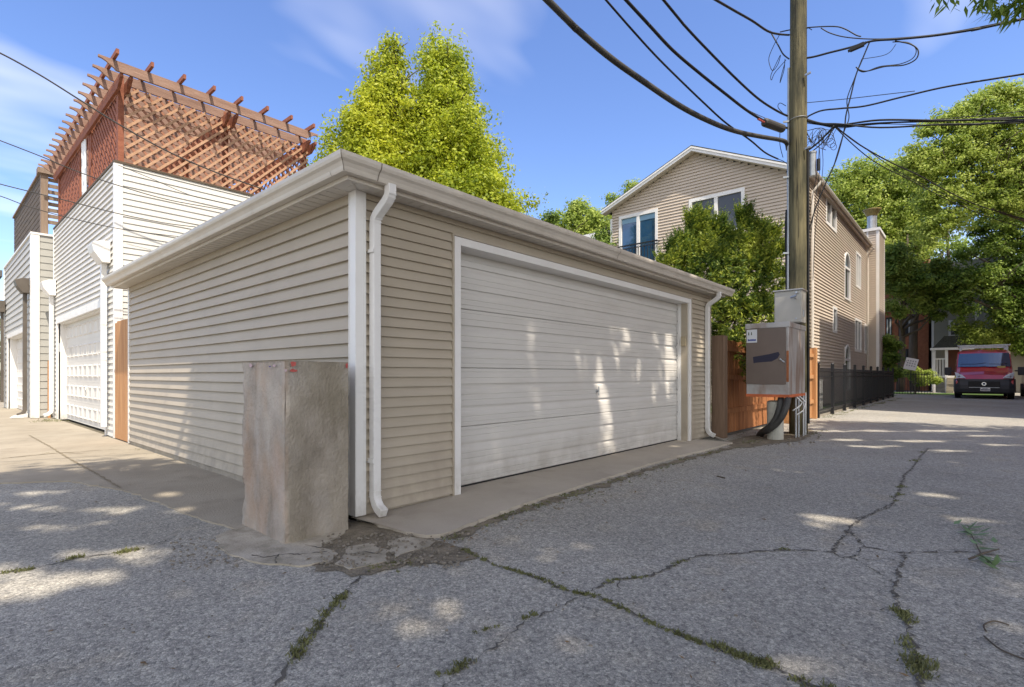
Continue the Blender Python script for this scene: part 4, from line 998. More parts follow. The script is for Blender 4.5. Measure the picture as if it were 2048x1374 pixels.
b.build('lettering', mat('blue_ink', (.03,.06,.28), .6), st)
b = MB(); b.poly([(cx0-.0232, cy1-.035, cz1-.175), (cx0-.0232, cy1-.055, cz1-.175), (cx0-.0232, cy1-.05, cz1-.13), (cx0-.0232, cy1-.04, cz1-.12)]); b.poly([(cx0-.0232, cy1-.08, cz1-.175), (cx0-.0232, cy1-.097, cz1-.175), (cx0-.0232, cy1-.093, cz1-.12), (cx0-.0232, cy1-.083, cz1-.13)]); b.build('lettering', mat('dark_ink', (.05,.07,.03), .6), st)
sb = thing('meter_box', (10.0, 2.4, 1.95), 'pale grey metal meter box fixed to the utility pole above the large cabinet', 'utility box')
M['box_paint'] = mat('meter_box_paint', (.44,.42,.37), .5, .08, 3, .03, 20)
boxc(9.93, 10.26, 2.19, 2.62, EYE+.905, EYE+1.455).build('box_body', M['box_paint'], sb, bevel=.006)
b = MB().box(9.90, 10.27, 2.17, 2.64, EYE+1.457, EYE+1.48); b.build('box_lid', M['cab_grey'], sb, bevel=.004)
b = MB().box(9.922, 9.929, 2.205, 2.605, EYE+.92, EYE+1.44); bd = b.build('box_door', M['box_paint'], sb, bevel=.002)
b = MB(); c = PX(1589,596,9.85); b.tube([(9.92,c.y,c.z),(9.78,c.y-.01,c.z+.01)], .014, 6); b.tube([(9.78,c.y+.045,c.z),(9.78,c.y-.045,c.z+.03)], .02, 6); b.tube([(9.92,c.y-.02,c.z+.1),(9.88,c.y-.02,c.z+.1)], .02, 8); b.build('latch', M['metal'], bd)
b = MB(); b.tube([(9.92,2.27,EYE+.97),(9.90,2.27,EYE+.97)], .016, 8); b.box(10.02,10.05,2.17,2.189,EYE+1.0,EYE+1.12); b.build('padlock', M['metal'], bd)

# cables and pipes under the cabinet
bl = thing('concrete_bollard', (9.55, 2.42, 0), 'short round pale concrete pipe bollard under the utility cabinet', 'bollard')
q = PZ(1551, 880); b = MB().tube([(q.x+.1,q.y+.03,0),(q.x+.1,q.y+.03,.62)], .125, 20); b.build('pipe', mat('bollard_concrete', (.46,.45,.39), .8, .15, 5, .1, 40), bl, smooth=False)
b = MB().tube([(q.x+.1,q.y+.03,.6201),(q.x+.1,q.y+.03,.64)], [.125,.09], 20); b.build('cap', M['conc_edge'], bl)
cc = thing('cable_bundle', (9.4, 2.7, 0), 'thick black rubber cables looping out under the utility cabinet', 'cables')
for k, (o1, o2) in enumerate(((0,0),(.07,.05))):
    P = [PX(1576-14*k,797,9.19+.05*k), PX(1573-13*k,812,9.10+.03*k), PX(1564-11*k,833+2*k,9.06+.03*k), PX(1550-8*k,850+k,9.08+.04*k), PX(1534-4*k,861-k,9.14+.08*k), PX(1524+1*k,864,9.4), PX(1518+3*k,872,9.6)]
    # smooth it
    Q = []
    for i in range(len(P)-1):
        for u in (0, .33, .66):
            p0, p1, p2, p3 = [Vector(P[max(0,min(len(P)-1,j))]) for j in (i-1,i,i+1,i+2)]
            Q.append(.5*((2*p1)+(p2-p0)*u+(2*p0-5*p1+4*p2-p3)*u*u+(3*p1-p0-3*p2+p3)*u**3))
    Q.append(Vector(P[-1])); b = MB().tube(Q, .050, 12); b.build('cable', M['grey_cable'], cc, smooth=True)
gp = thing('conduit_group', (10.0, 2.25, 0), 'thin grey conduits dropping from the cabinet to the ground by the pole', 'conduits')
for (x, y) in ((9.72,2.23),(9.86,2.22),(10.1,2.2)):
    b = MB().tube([(x,y,-.02),(x,y,cz0+.01)], .016, 8); b.build('conduit', M['metal'], gp)
for k, (x, y, rr) in enumerate(((9.55,2.2,.16),(9.7,2.18,.24))):
    P = [(x+.1, y+.01, cz0), (x+.2, y-.06, cz0-.10), (x+.16, y-.03, cz0-rr), (x+.02, y+.04, cz0-rr-.07)]
    b = MB().tube(P, .012, 6); b.build('flex_conduit', M['white'], gp, smooth=True)

# ============================================================ TAN HOUSE
HYs = 3.8; HX0 = 18.03; HX1 = 29.75; HYl = 10.72
yc = 7.35; SR, SL = .47, .41; ov = .12
th = thing('tan_house', (HX0, HYs, 0), 'tall tan lap sided two storey house with gable end and side wall along the alley', 'house')
pk = EYE+7.82; wallz = pk-SR*(yc-HYs); wallL = pk-SL*(HYl-yc)
def gtop(z):
    return (HYs+max(0, (z-wallz)/SR), HYl-max(0, (z-wallL)/SL))
W1 = (PX(1315,0,HX0).y, PX(1240,0,HX0).y, PX(1277,560,HX0).z, PX(1277,428,HX0).z)
W2 = (PX(1488,0,HX0).y, PX(1380,0,HX0).y, PX(1434,500,HX0).z, PX(1434,390,HX0).z)
b = lap(MB(), 'y', HX0, HYs+.06, HYl-.06, .1, pk, .108, .034, [W1, W2], top=gtop); b.build('gable_siding', M['house_siding'], th)
def win_x(px0, px1, pyb, pyt):
    xa, xb = PY(px0,0,HYs).x, PY(px1,0,HYs).x; xm = (px0+px1)/2
    return (xa, xb, PY(xm,pyb,HYs).z, PY(xm,pyt,HYs).z)
side_w = [win_x(1651,1671,462,398), win_x(1688,1699,596,510), win_x(1711,1721,548,472), win_x(1664,1671,665,617), win_x(1709,1720,702,640), win_x(1728,1732.5,706,650), win_x(1688,1699,785,692), win_x(1690,1698,780,762)]
side_w = [win_x(1651,1671,455,405), win_x(1688,1699,598,506), win_x(1711,1720,575,508), win_x(1664.5,1672,664,616), win_x(1709,1721,702,640), win_x(1728,1732.5,706,650), win_x(1688.5,1699,778,690)]
b = lap(MB(), 'x', HYs, HX0+.08, HX1, .1, wallz+.0, .108, .034, side_w); b.build('side_siding', M['house_siding'], th)
b = MB()
b.box(HX1-.1, HX1-.01, HYs+.01, HYl-.01, 0, wallz); b.box(HX0+.12, HX1-.1, HYl-.1, HYl-.01, 0, wallz)
b.prism([(HX0+.12,HYs+.12,0),(HX0+.12,HYl-.1,0),(HX0+.12,HYl-.1,wallL-.05),(HX0+.12,yc,pk-.1),(HX0+.12,HYs+.12,wallz)], (.05,0,0)); b.box(HX0+.17, HX1-.1, HYs+.12, HYs+.2, 0, wallz)
b.build('wall', M['house_siding'], th)
b = MB(); b.box(HX0-.02, HX0+.07, HYs-.02, HYs+.08, .1, wallz+.06); b.box(HX0-.02, HX0+.03, HYl-.08, HYl+.02, .1, wallz+.0); b.box(HX1-.12, HX1-.02, HYs-.02, HYs+.03, .1, wallz); split_build(b, 'corner_trim', M['white'], th)
# roof slabs with rake boards
def roofside(s):
    y_e = (HYs-ov) if s < 0 else (HYl+.25); zp = pk+.16; ze = zp-(SR*(yc-y_e) if s < 0 else SL*(y_e-yc))
    b = MB(); x0, x1 = HX0-.3, HX1+.25
    b.prism([(x0, y_e, ze-.02), (x0, yc, zp-.02), (x0, yc, zp+.03), (x0, y_e, ze+.03)], (x1-x0,0,0)); return b, y_e, ze, zp
for s in (-1, 1):
    b, y_e, ze, zp = roofside(s); rf = b.build('roof', M['shingle'], th)
    b = MB(); b.prism([(HX0-.30, y_e, ze-.17), (HX0-.30, yc, zp-.17), (HX0-.30, yc, zp-.021), (HX0-.30, y_e, ze-.021)], (.03,0,0)); b.prism([(HX0-.325, y_e, ze-.075), (HX0-.325, yc, zp-.075), (HX0-.325, yc, zp-.015), (HX0-.325, y_e, ze-.015)], (.024,0,0))
    b.build('rake_board', M['white'], th)
    b = MB(); b.prism([(HX0-.27, y_e, ze-.16), (HX0-.27, yc, zp-.16), (HX0-.27, yc, zp-.14), (HX0-.27, y_e, ze-.14)], (.30,0,0)); b.build('rake_soffit', M['soffit'], th)
    if s < 0:
        b = MB(); b.box(HX0-.27, HX1+.25, y_e, HYs-.0, ze-.20, ze-.18); b.box(HX0-.27, HX1+.25, y_e-.02, y_e, ze-.22, ze-.0); b.build('soffit', mat('tan_soffit', (.52,.43,.35), .6, .08, 2), th)
        b = MB(); b.tube([(HX0-.3, y_e-.075, ze-.07), (HX1+.28, y_e-.075, ze-.07)], .06, 8); b.build('gutter', M['gutter'], th)
# side windows
for k, (xa, xb, za, zb_) in enumerate(side_w):
    w = .06; fr_ = MB(); arch = k in (1, 6)
    if arch:
        cx_, rr = (xa+xb)/2, (xb-xa)/2; zs_ = zb_-rr
        def arcpts(rx, rz_): return [(cx_+rx*cos(a), zs_+rz_*sin(a)) for a in [pi*i/14 for i in range(15)]]
        outp = arcpts(rr+.04, rr+.04); inp = arcpts(rr-.05, rr-.05)
        for i in range(14):
            o0, o1, i0, i1 = outp[i], outp[i+1], inp[i], inp[i+1]
            fr_.hexa([(o0[0],HYs-.04,o0[1]),(o0[0],HYs+.05,o0[1]),(o1[0],HYs+.05,o1[1]),(o1[0],HYs-.04,o1[1]),(i0[0],HYs-.04,i0[1]),(i0[0],HYs+.05,i0[1]),(i1[0],HYs+.05,i1[1]),(i1[0],HYs-.04,i1[1])])
        fr_.box(xa-.04, xa+.05, HYs-.04, HYs+.05, za, zs_); fr_.box(xb-.05, xb+.04, HYs-.04, HYs+.05, za, zs_); fr_.box(xa-.06, xb+.06, HYs-.06, HYs+.05, za-.06, za); fr_.box(xa+.05, xb-.05, HYs-.03, HYs+.04, zs_-.05, zs_+.03)
    else:
        fr_.box(xa-.04, xa+w, HYs-.04, HYs+.05, za-.04, zb_+.04); fr_.box(xb-w, xb+.04, HYs-.04, HYs+.05, za-.04, zb_+.04); fr_.box(xa+w, xb-w, HYs-.04, HYs+.05, za-.04, za+w); fr_.box(xa+w, xb-w, HYs-.04, HYs+.05, zb_-w, zb_+.04)
        if k in (0, 2, 4): xm = (xa+xb)/2; fr_.box(xm-.05, xm+.05, HYs-.035, HYs+.04, za+w, zb_-w)
    wf = fr_.build('window', M['white'], th)
    MB().box(xa+.03, xb-.03, HYs+.02, HYs+.03, za+.02, zb_-.02 if not arch else zs_+rr*.75).build('pane', M['glass_grey'], wf)
# gable windows
for (ya, yb, za, zb_), kind in ((W1, 0), (W2, 1)):
    fr_ = MB(); x0, x1 = HX0-.04, HX0+.06
    fr_.box(x0, x1, ya-.03, ya+.08, za, zb_+.05); fr_.box(x0, x1, yb-.08, yb+.03, za, zb_+.05); fr_.box(x0, x1, ya+.08, yb-.08, zb_-.07, zb_+.05); fr_.box(x0, x1, ya+.08, yb-.08, za, za+.06)
    ym = (ya+yb)/2; fr_.box(x0+.01, x1, ym-.06, ym+.06, za+.06, zb_-.07)
    if kind: fr_.box(x0+.02, x1, ya+.08, ym-.06, (za+zb_)/2-.02-.35, (za+zb_)/2+.03-.35); fr_.box(x0+.02, x1, ym+.06, yb-.08, (za+zb_)/2-.02-.35, (za+zb_)/2+.03-.35)
    wf = fr_.build('window', M['white'], th)
    MB().box(HX0+.02, HX0+.03, ya+.06, yb-.06, za+.04, zb_-.05).build('pane', M['glass'] if not kind else M['glass_grey'], wf)
b = MB().box(HX0+.012, HX0+.019, W1[0]+.09, W1[1]-.09, W1[3]-.27, W1[3]-.075); b.build('blind', mat('blue_blind', (.20,.34,.46), .5), th)
# juliet balcony
ya, yb = W1[0]-.08, W1[1]+.12; zr_ = PX(1277,487,HX0-.2).z
b = MB(); b.bar((HX0-.2,ya,zr_),(HX0-.2,yb,zr_),.04,.04); b.bar((HX0-.2,ya,zr_-.13),(HX0-.2,yb,zr_-.13),.025,.025); b.bar((HX0-.2,ya,zr_-.95),(HX0-.2,yb,zr_-.95),.03,.03)
for yy in (ya, yb):
    b.bar((HX0-.2,yy,zr_),(HX0+.0,yy,zr_),.03,.03); b.bar((HX0-.2,yy,zr_-.95),(HX0,yy,zr_-.95),.03,.03)
n_ = 14
for k in range(n_+1):
    y = ya+(yb-ya)*k/n_; b.bar((HX0-.2,y,zr_-.95),(HX0-.2,y,zr_-(.0 if k in (0,n_) else .13)),.018,.018)
    if k < n_: b.tube([(HX0-.2, y+.05+.045*cos(a), zr_-.065+.045*sin(a)) for a in [2*pi*j/8 for j in range(9)]], .008, 4)
b.build('balcony_rail', M['dark_metal'], th)
# downspout on the corner, chimney
b = MB().tube([(HX0+.25,HYs-.33,wallz-.2),(HX0+.2,HYs-.08,wallz-.5),(HX0+.2,HYs-.08,.1)], .045, 8); b.tube([(HX1-.3,HYs-.33,wallz-.2),(HX1-.2,HYs-.08,wallz-.5),(HX1-.2,HYs-.08,.1)], .045, 8); split_build(b, 'downspout', M['gutter'], th)
# chimney chase
ch0 = HX1; CY0 = PX(1757,0,ch0).y; CX1 = PY(1768,0,CY0).x; CZ = PX(1745,462,ch0).z
chim = MB(); lap(chim, 'y', ch0, CY0+.06, HYs, .1, CZ, .108, .03); lap(chim, 'x', CY0, ch0+.06, CX1, .1, CZ, .108, .03)
chim.box(ch0+.01, CX1, CY0+.01, HYs+.4, 0, CZ-.01); cho = chim.build('chimney', M['house_siding'], th)
b = MB(); b.box(ch0-.03, ch0+.06, CY0-.03, CY0+.09, .1, CZ); b.box(CX1-.04, CX1+.03, CY0-.03, CY0+.05, .1, CZ); b.box(ch0-.03, ch0+.01, HYs-.08, HYs-.015, .1, CZ); split_build(b, 'trim', M['white'], cho)
b = MB().box(ch0-.07, CX1+.07, CY0-.07, HYs+.45, CZ, CZ+.13); b.build('chimney_cap', M['white'], cho)
cy_ = PX(1744,0,ch0+.4).y
b = MB().tube([(ch0+.4,cy_,CZ+.16),(ch0+.4,cy_,CZ+.85)], .20, 14); b.build('flue', M['metal'], cho)
b = MB().tube([(ch0+.4,cy_,CZ+.80),(ch0+.4,cy_,CZ+1.05),(ch0+.4,cy_,CZ+1.07),(ch0+.4,cy_,CZ+1.12)], [.22,.34,.38,.38], 14); b.build('flue_cap', mat('brass_cap', (.22,.17,.06), .5, .3, 10), cho)
b = MB().box(HX0-.05, HX0+3, HYs-.3, HYs, .0, .25)

# second white roof glimpsed behind
sr = thing('white_eaved_house', (23, 18, 0), 'low house with white eave glimpsed between the garage roof and the tan house', 'house')
p0 = PX(1130,462,24); p1 = PX(1208,466,24)
b = MB().box(24, 30, p1.y-.6, p0.y+1, p1.z-.25, p1.z+.12); b.build('eave', M['white'], sr)
b = MB().box(24.4, 30, p1.y-.3, p0.y+1, 0, p1.z-.25); b.build('wall', M['brick'], sr)

# ============================================================ IRON FENCE
fi = thing('iron_fence', (15, 2.9, 0), 'long black wrought iron picket fence beside the tan house', 'fence')
FX0, FX1, FY = 14.6, 30.6, 2.86
b = MB()
for z in (.18, 1.02, 1.16): b.bar((FX0,FY,z),(FX1,FY,z),.025,.028)
split_build(b, 'rail', M['dark_metal'], fi)
b = MB(); x = FX0+.05
while x < FX1: b.box(x-.007,x+.007,FY-.007,FY+.007,.08,1.24); x += .125
b.build('pickets', M['dark_metal'], fi)
x = FX0
while x < FX1+.1:
    b = MB().box(x-.035,x+.035,FY-.035,FY+.035,0,1.32); b.sphere((x,FY,1.35), .045, 8, 5); b.build('post', M['dark_metal'], fi); x += 1.78
# low wall pieces and grass inside
b = MB().quad((14.6,2.95,.004),(40,2.95,.004),(40,8,.004),(14.6,8,.004)); struct(b.build('lawn', M['lawn']))
b = MB().box(14.6,30.6,FY+.05,FY+.12,0,.12); struct(b.build('kerb', M['conc_edge']))
b = MB().quad((35.5,-1.5,.006),(39.5,-1.5,.006),(39.5,30,.006),(35.5,30,.006)); struct(b.build('lawn', M['lawn']))
b = MB().quad((33.5,-30,.01),(35.5,-30,.01),(35.5,30,.01),(33.5,30,.01)); struct(b.build('pavement', M['slab']))
cbx = thing('ac_unit', (17.2, 3.5, 0), 'pale louvred air conditioner unit behind the iron fence', 'air conditioner')
b = MB().box(16.3,17.2,3.25,3.95,.05,.95); b.build('housing', mat('ac_grey', (.30,.30,.29), .6, .1, 4), cbx)
b = MB()
for k in range(14): b.box(16.296-.004,16.3,3.3+k*.045,3.32+k*.045,.1,.9)
for k in range(14): b.box(16.35+k*.06,16.37+k*.06,3.244,3.249,.1,.9)
b.build('louvres', M['white'], cbx)

# ============================================================ TREES
def crown(centres, radii, leaves, size, seed, flat=0.35, clump=0.55, asp=.55, shell=.55, droop=0.0, scatter=.12):
    """leaf clumps spread through a set of ellipsoids"""
    g = np.random.default_rng(seed); C_ = np.array(centres, float); R_ = np.array(radii, float)
    if R_.ndim == 1: R_ = np.repeat(R_[:,None], 3, 1)
    vol = (R_.prod(1))**(2/3); nclump = max(8, int(leaves/34)); idx = g.choice(len(C_), nclump, p=vol/vol.sum())
    d = g.normal(size=(nclump,3)); d /= np.linalg.norm(d,axis=1)[:,None]; rad = shell+(1.02-shell)*g.random(nclump)**.6
    cc_ = C_[idx] + d*R_[idx]*rad[:,None]
    cc_ = cc_ + g.normal(size=(nclump,3))*R_[idx]*scatter
    k = 34; n = nclump*k
    cs = (clump*(.45+g.random(nclump)*.75))
    o1 = g.normal(size=(nclump,k,3)); o1 /= np.linalg.norm(o1,axis=2)[:,:,None]; o1 = o1*(g.random((nclump,k))**.45)[:,:,None]
    off = o1*cs[:,None,None]*np.array([1,1,.62])
    P = (cc_[:,None,:]+off).reshape(-1,3); dd = np.repeat(d,k,axis=0)
    nrm = g.normal(size=(n,3))*.38 + o1.reshape(-1,3)*.9 + dd*.30 + np.array([0,0,flat]); nrm /= np.linalg.norm(nrm,axis=1)[:,None]
    a = g.normal(size=(n,3)); a[:,2] -= droop; u = a - (a*nrm).sum(1)[:,None]*nrm; u /= np.linalg.norm(u,axis=1)[:,None]; w = np.cross(nrm,u)
    s = size*(.55+.8*g.random(n)); U = u*s[:,None]; W = w*(s*asp*.5)[:,None]
    V = np.stack([P-U*.5, P-U*.08+W, P+U*.5+nrm*(s*.08)[:,None], P-U*.08-W],1).reshape(-1,3)
    F = np.arange(n*4).reshape(-1,4); return V, F
def trunk(b, base, top, r0, r1, seed, limbs=(), n=8):
    r = random.Random(seed); base, top = Vector(base), Vector(top); P, R_ = [], []
    for i in range(n+1):
        u = i/n; P.append(base+(top-base)*u+Vector((r.gauss(0,.04),r.gauss(0,.04),0))*(i>0)*(top-base).length*.12); R_.append(r0+(r1-r0)*u)
    b.tube(P, R_, 10)
    for (u, end, rr) in limbs:
        k = u*n; i = min(int(k), n-1); s = P[i]+(P[i+1]-P[i])*(k-i); e = Vector(end); m_ = (s+e)/2+Vector((0,0,-.08*(e-s).length)); b.tube([s, s+(m_-s)*.5, m_, m_+(e-m_)*.5+Vector((r.gauss(0,.1),r.gauss(0,.1),.1)), e], [rr,rr*.8,rr*.62,rr*.42,rr*.18], 7)
        for _ in range(3):
            q = s+(e-s)*r.uniform(.4,.9); e2 = q+Vector((r.gauss(0,.5),r.gauss(0,.5),r.uniform(.2,.9)))*(e-s).length*.35; b.tube([q,(q+e2)/2+Vector((0,0,.05)),e2],[rr*.35,rr*.25,rr*.08],5)
def tree(name, label, cat, base, top, r0, blobs, leaves, size, m, seed, group=None, **kw):
    t = thing(name, base, label, cat, group); C_ = [c[:3] for c in blobs]; R_ = [c[3] if isinstance(c[3], (tuple,list)) else (c[3],)*3 for c in blobs]
    V, F = crown(C_, R_, leaves, size, seed, **kw); quick_mesh('crown', V, F, m, t)
    b = MB(); r = random.Random(seed); lim = []
    for c in C_[:min(len(C_), 14)]:
        u = max(.25, min(.92, (c[2]-base[2])/(top[2]-base[2])*.75)); lim.append((u, c, r0*.42))
    trunk(b, base, top, r0, r0*.2, seed, lim); b.build('trunk', M['bark'], t, smooth=True); return t
# conical twin trees behind the garage: blobs stacked along the outline in the photo
def cone_blobs(apx, rows, depth, seed):
    r = random.Random(seed); out = []
    for (py, xl, xr) in rows:
        xl, xr = xl-5, xr+5
        t = depth/FPX; xm = (xl+xr)/2; hw = (xr-xl)/2*t; d = ray(xm, py); c = Vector((d[0]*t, d[1]*t, EYE+(750-py)*t)); n = 1 if hw < .7 else int(3+hw*1.9)
        if n == 1: out.append((c.x, c.y, c.z, (hw*.9, hw*.9, hw*1.0))); continue
        rb = max(.45, hw*.44)
        for k in range(n):
            a = 2*pi*k/n + r.uniform(-.3,.3)+py*.01; out.append((c.x+(hw-rb)*cos(a), c.y+(hw-rb)*sin(a), c.z+r.uniform(-.2,.2), (rb,rb,rb*.85)))
        out.append((c.x, c.y, c.z, (hw*.6,hw*.6,.7)))
    return out
D1 = 15.6
rowsL = [(88,774,802),(112,764,806),(145,734,814),(185,712,826),(225,690,838),(268,670,846),(312,646,852),(360,622,856),(410,616,860),(460,615,860),(520,640,850)]
rowsR = [(98,844,914),(128,840,936),(168,830,954),(210,816,966),(255,810,984),(300,802,1000),(345,795,1016),(390,795,1036),(430,795,1066),(480,800,1080),(540,800,1050)]
bl_ = cone_blobs(0, rowsL, D1, 1); d = ray(770,500); t_ = D1/FPX
tree('tree', 'bright yellow green conical tree behind the garage, left of the twin pair', 'tree', (d[0]*t_, d[1]*t_, 0), (ray(790,75)[0]*t_, ray(790,75)[1]*t_, EYE+668*t_), .2, bl_, 125000, .105, M['leaf_yellow'], 31, 'twin conical trees behind the garage', clump=.42, shell=.30)
M['leaf_yg'] = leaf_mat('green_yellow_leaves', (0.15, 0.215, 0.016), (0.31, 0.38, 0.026), (0.52, 0.56, 0.05), 0.5)
bl_ = cone_blobs(0, rowsR, D1+.5, 2); t_ = (D1+.5)/FPX; d = ray(890,500)
tree('tree', 'greener conical tree behind the garage, right of the twin pair', 'tree', (d[0]*t_, d[1]*t_, 0), (ray(875,95)[0]*t_, ray(875,95)[1]*t_, EYE+655*t_), .2, bl_, 135000, .105, M['leaf_yg'], 32, 'twin conical trees behind the garage', clump=.42, shell=.30)

def px_blobs(items, depth, seed=0, squash=.85):
    """(px, py, radius in photo pixels, depth offset)"""
    out = []
    for it in items:
        px, py, rp = it[:3]; dd = depth + (it[3] if len(it) > 3 else 0); t = dd/FPX; d = ray(px, py); r_ = rp*t; out.append((d[0]*t, d[1]*t, EYE+(750-py)*t, (r_, r_, r_*squash)))
    return out
def base_at(px, depth): d = ray(px, 750); t = depth/FPX; return (d[0]*t, d[1]*t, 0.0)
def top_at(px, py, depth): d = ray(px, py); t = depth/FPX; return (d[0]*t, d[1]*t, EYE+(750-py)*t)
# conifer shrub in the yard
t = thing('conifer_shrub', base_at(1450,9.9), 'large bushy dark green arborvitae shrub rising behind the beige garage', 'shrub')
it = [(1340,535,22),(1362,518,22),(1388,510,22),(1412,500,22),(1432,525,26),(1405,560,46),(1460,540,34),(1492,500,26),(1505,540,36),(1530,520,24),(1545,560,28),(1470,590,52),(1420,640,56),(1500,640,56),(1545,615,34),(1375,590,36),(1520,490,18),(1405,468,9),(1402,448,6),(1386,465,7),(1385,450,4),(1492,462,10),(1488,440,6),(1520,468,8),(1545,480,8),(1440,478,10),(1438,462,6),(1560,510,9),(1350,505,8),(1462,490,14),(1370,492,8),(1395,690,60),(1450,710,70),(1520,700,60)]
B_ = px_blobs(it, 10.3); V, F = crown([c[:3] for c in B_], [c[3] for c in B_], 46000, .075, 44, flat=.2, clump=.15, asp=.3, shell=.3)
# feathery upright sprays
g = np.random.default_rng(5); VV = [V]; FF = [F]; 
def spray(base, d, L_, n, s, g):
    base = np.array(base); d = np.array(d, float); d /= np.linalg.norm(d); side = np.cross(d, [0,0,1.0]); side /= (np.linalg.norm(side)+1e-6); u = g.random(n)
    P = base + d*(u*L_)[:,None]; sg = np.where(g.random(n)<.5,-1,1)[:,None]; dr_ = d*.7 + side*sg*(.7+.4*g.random(n))[:,None] + g.normal(size=(n,3))*.25; dr_ /= np.linalg.norm(dr_,axis=1)[:,None]
    ln = s*(1.15-u)*(.6+.7*g.random(n)); W = np.cross(dr_, g.normal(size=(n,3))); W /= np.linalg.norm(W,axis=1)[:,None]; W *= (ln*.17)[:,None]; E = P + dr_*ln[:,None]; Mx = P + dr_*(ln*.5)[:,None]
    return np.stack([P, Mx+W, E, Mx-W],1).reshape(-1,3)
for c in B_[:31]:
    for _ in range(40):
        a = g.normal(size=3); a[2] = abs(a[2])*.6+.1; a /= np.linalg.norm(a); p = np.array(c[:3])+a*np.array(c[3])*.75; dv = a*.5+np.array([0,0,.85]); VV.append(spray(p, dv, .30+.18*g.random(), 34, .12, g))
Vt = np.concatenate(VV); quick_mesh('foliage', Vt, np.arange(len(Vt)).reshape(-1,4), M['leaf_cedar'], t)
b = MB(); bp = Vector(base_at(1450,10.3)); trunk(b, bp, bp+Vector((0,0,3.2)), .09, .03, 4, [(.3, B_[4][:3], .04), (.4, B_[7][:3], .04), (.5, B_[3][:3], .035), (.6, B_[9][:3], .03)]); b.build('stem', M['bark'], t)

# right-hand trees
tree('tree', 'tall light green tree above the tan house chimney, nearest the wires', 'tree', base_at(1830,34), top_at(1830,330,34), .28, px_blobs([(1700,355,30),(1735,345,28),(1680,385,32),(1720,400,36),(1765,370,32),(1790,400,34),(1750,440,38),(1700,450,34),(1820,380,32),(1795,460,36),(1835,430,34),(1770,500,34),(1820,510,30),(1740,500,30),(1850,480,28),(1800,340,24),(1845,340,24)], 34), 60000, .17, M['leaf_light'], 51, 'trees at the end of the alley', clump=.60, shell=.25, droop=.3, scatter=.3)
tree('tree', 'tallest light green feathery tree at the right edge against the sky', 'tree', base_at(2110,27), top_at(2075,230,27), .22, px_blobs([(1950,215,26),(1985,195,24),(2020,190,24),(1915,235,26),(1880,250,24),(1850,262,18),(1990,240,34),(2050,215,34),(1940,270,34),(1895,300,32),(2030,270,38),(1985,300,36),(1930,330,34),(1870,340,30),(1840,310,24),(2060,320,40),(1990,360,36),(1900,380,34),(1950,400,36),(1860,400,28),(2040,400,42),(1900,440,30),(1860,460,26),(1840,350,22),(1820,322,16)], 27), 70000, .145, M['leaf_light'], 52, 'trees at the end of the alley', clump=.46, shell=.2, droop=.4, scatter=.32)
tree('tree', 'dark green broad maple tree at the right edge over the red van', 'tree', base_at(2090,30), top_at(2060,340,30), .3, px_blobs([(2055,340,34),(2022,375,30),(1990,405,24),(2062,400,36),(2015,440,32),(1962,452,22),(2050,480,38),(1985,492,28),(1935,505,20),(2025,540,34),(1965,552,28),(1912,560,22),(2070,560,40),(1882,572,16),(1935,588,18),(1985,590,24),(2050,600,32),(1900,600,16),(1850,560,12),(2035,645,26),(2060,690,26),(2010,625,22),(1930,620,16)], 30), 46000, .165, M['leaf_dark'], 53, 'trees at the end of the alley', clump=.50, shell=.25, scatter=.25)
tree('tree', 'leaning mid green tree between the chimney and the brick house', 'tree', base_at(1800,33), top_at(1815,470,33), .22, px_blobs([(1800,575,24),(1778,540,22),(1822,545,26),(1850,570,22),(1870,540,24),(1790,510,24),(1835,600,14),(1880,590,20),(1905,560,24),(1776,610,14),(1800,625,12),(1850,612,16),(1900,605,18),(1875,630,12)], 31), 34000, .15, M['leaf_mid'], 54, 'trees at the end of the alley', clump=.45, shell=.3)
tree('tree', 'light green sapling in front of the grey house left of the van', 'tree', base_at(1962,33), top_at(1965,650,33), .07, px_blobs([(1950,665,26),(1975,690,22),(1935,680,16),(2000,695,20),(1995,668,22),(2025,680,22),(1915,650,12)], 31), 11000, .12, M['leaf_light'], 55, 'trees at the end of the alley', clump=.4)
tree('tree', 'dense dark green tree mass far behind the right hand houses', 'tree', base_at(1900,60), top_at(1900,420,60), .4, px_blobs([(1790,560,50),(1850,590,50),(1920,600,50),(2000,600,60),(2060,580,60),(1760,600,40),(1830,640,50),(1960,660,40),(1880,500,44),(1960,505,40),(2040,500,50),(1800,500,44)], 60), 34000, .34, M['leaf_mid'], 56, 'trees at the end of the alley', clump=1.1)
# trees between the garage roof and the tan house
tree('tree', 'small bright green tree peeping over the garage roof near the tan house', 'tree', base_at(1165,38), top_at(1165,420,38), .2, px_blobs([(1165,435,35),(1130,450,28),(1195,450,30),(1150,418,16),(1180,480,40)], 38), 14000, .2, M['leaf_light'], 57, 'trees beyond the garage roof', clump=.7)
tree('tree', 'low dark leafed tree beside the left corner of the tan house', 'tree', base_at(1212,21), top_at(1212,450,21), .1, px_blobs([(1212,490,22),(1100,440,14),(1205,470,14),(1225,500,20)], 21), 7000, .11, M['leaf_dark'], 58, 'trees beyond the garage roof', clump=.4)
tree('tree', 'tree tip rising behind the left slope of the tan house roof', 'tree', base_at(1255,34), top_at(1258,380,34), .15, px_blobs([(1265,375,13),(1240,420,22),(1225,400,10)], 34), 4000, .15, M['leaf_light'], 59, 'trees beyond the garage roof', clump=.6)
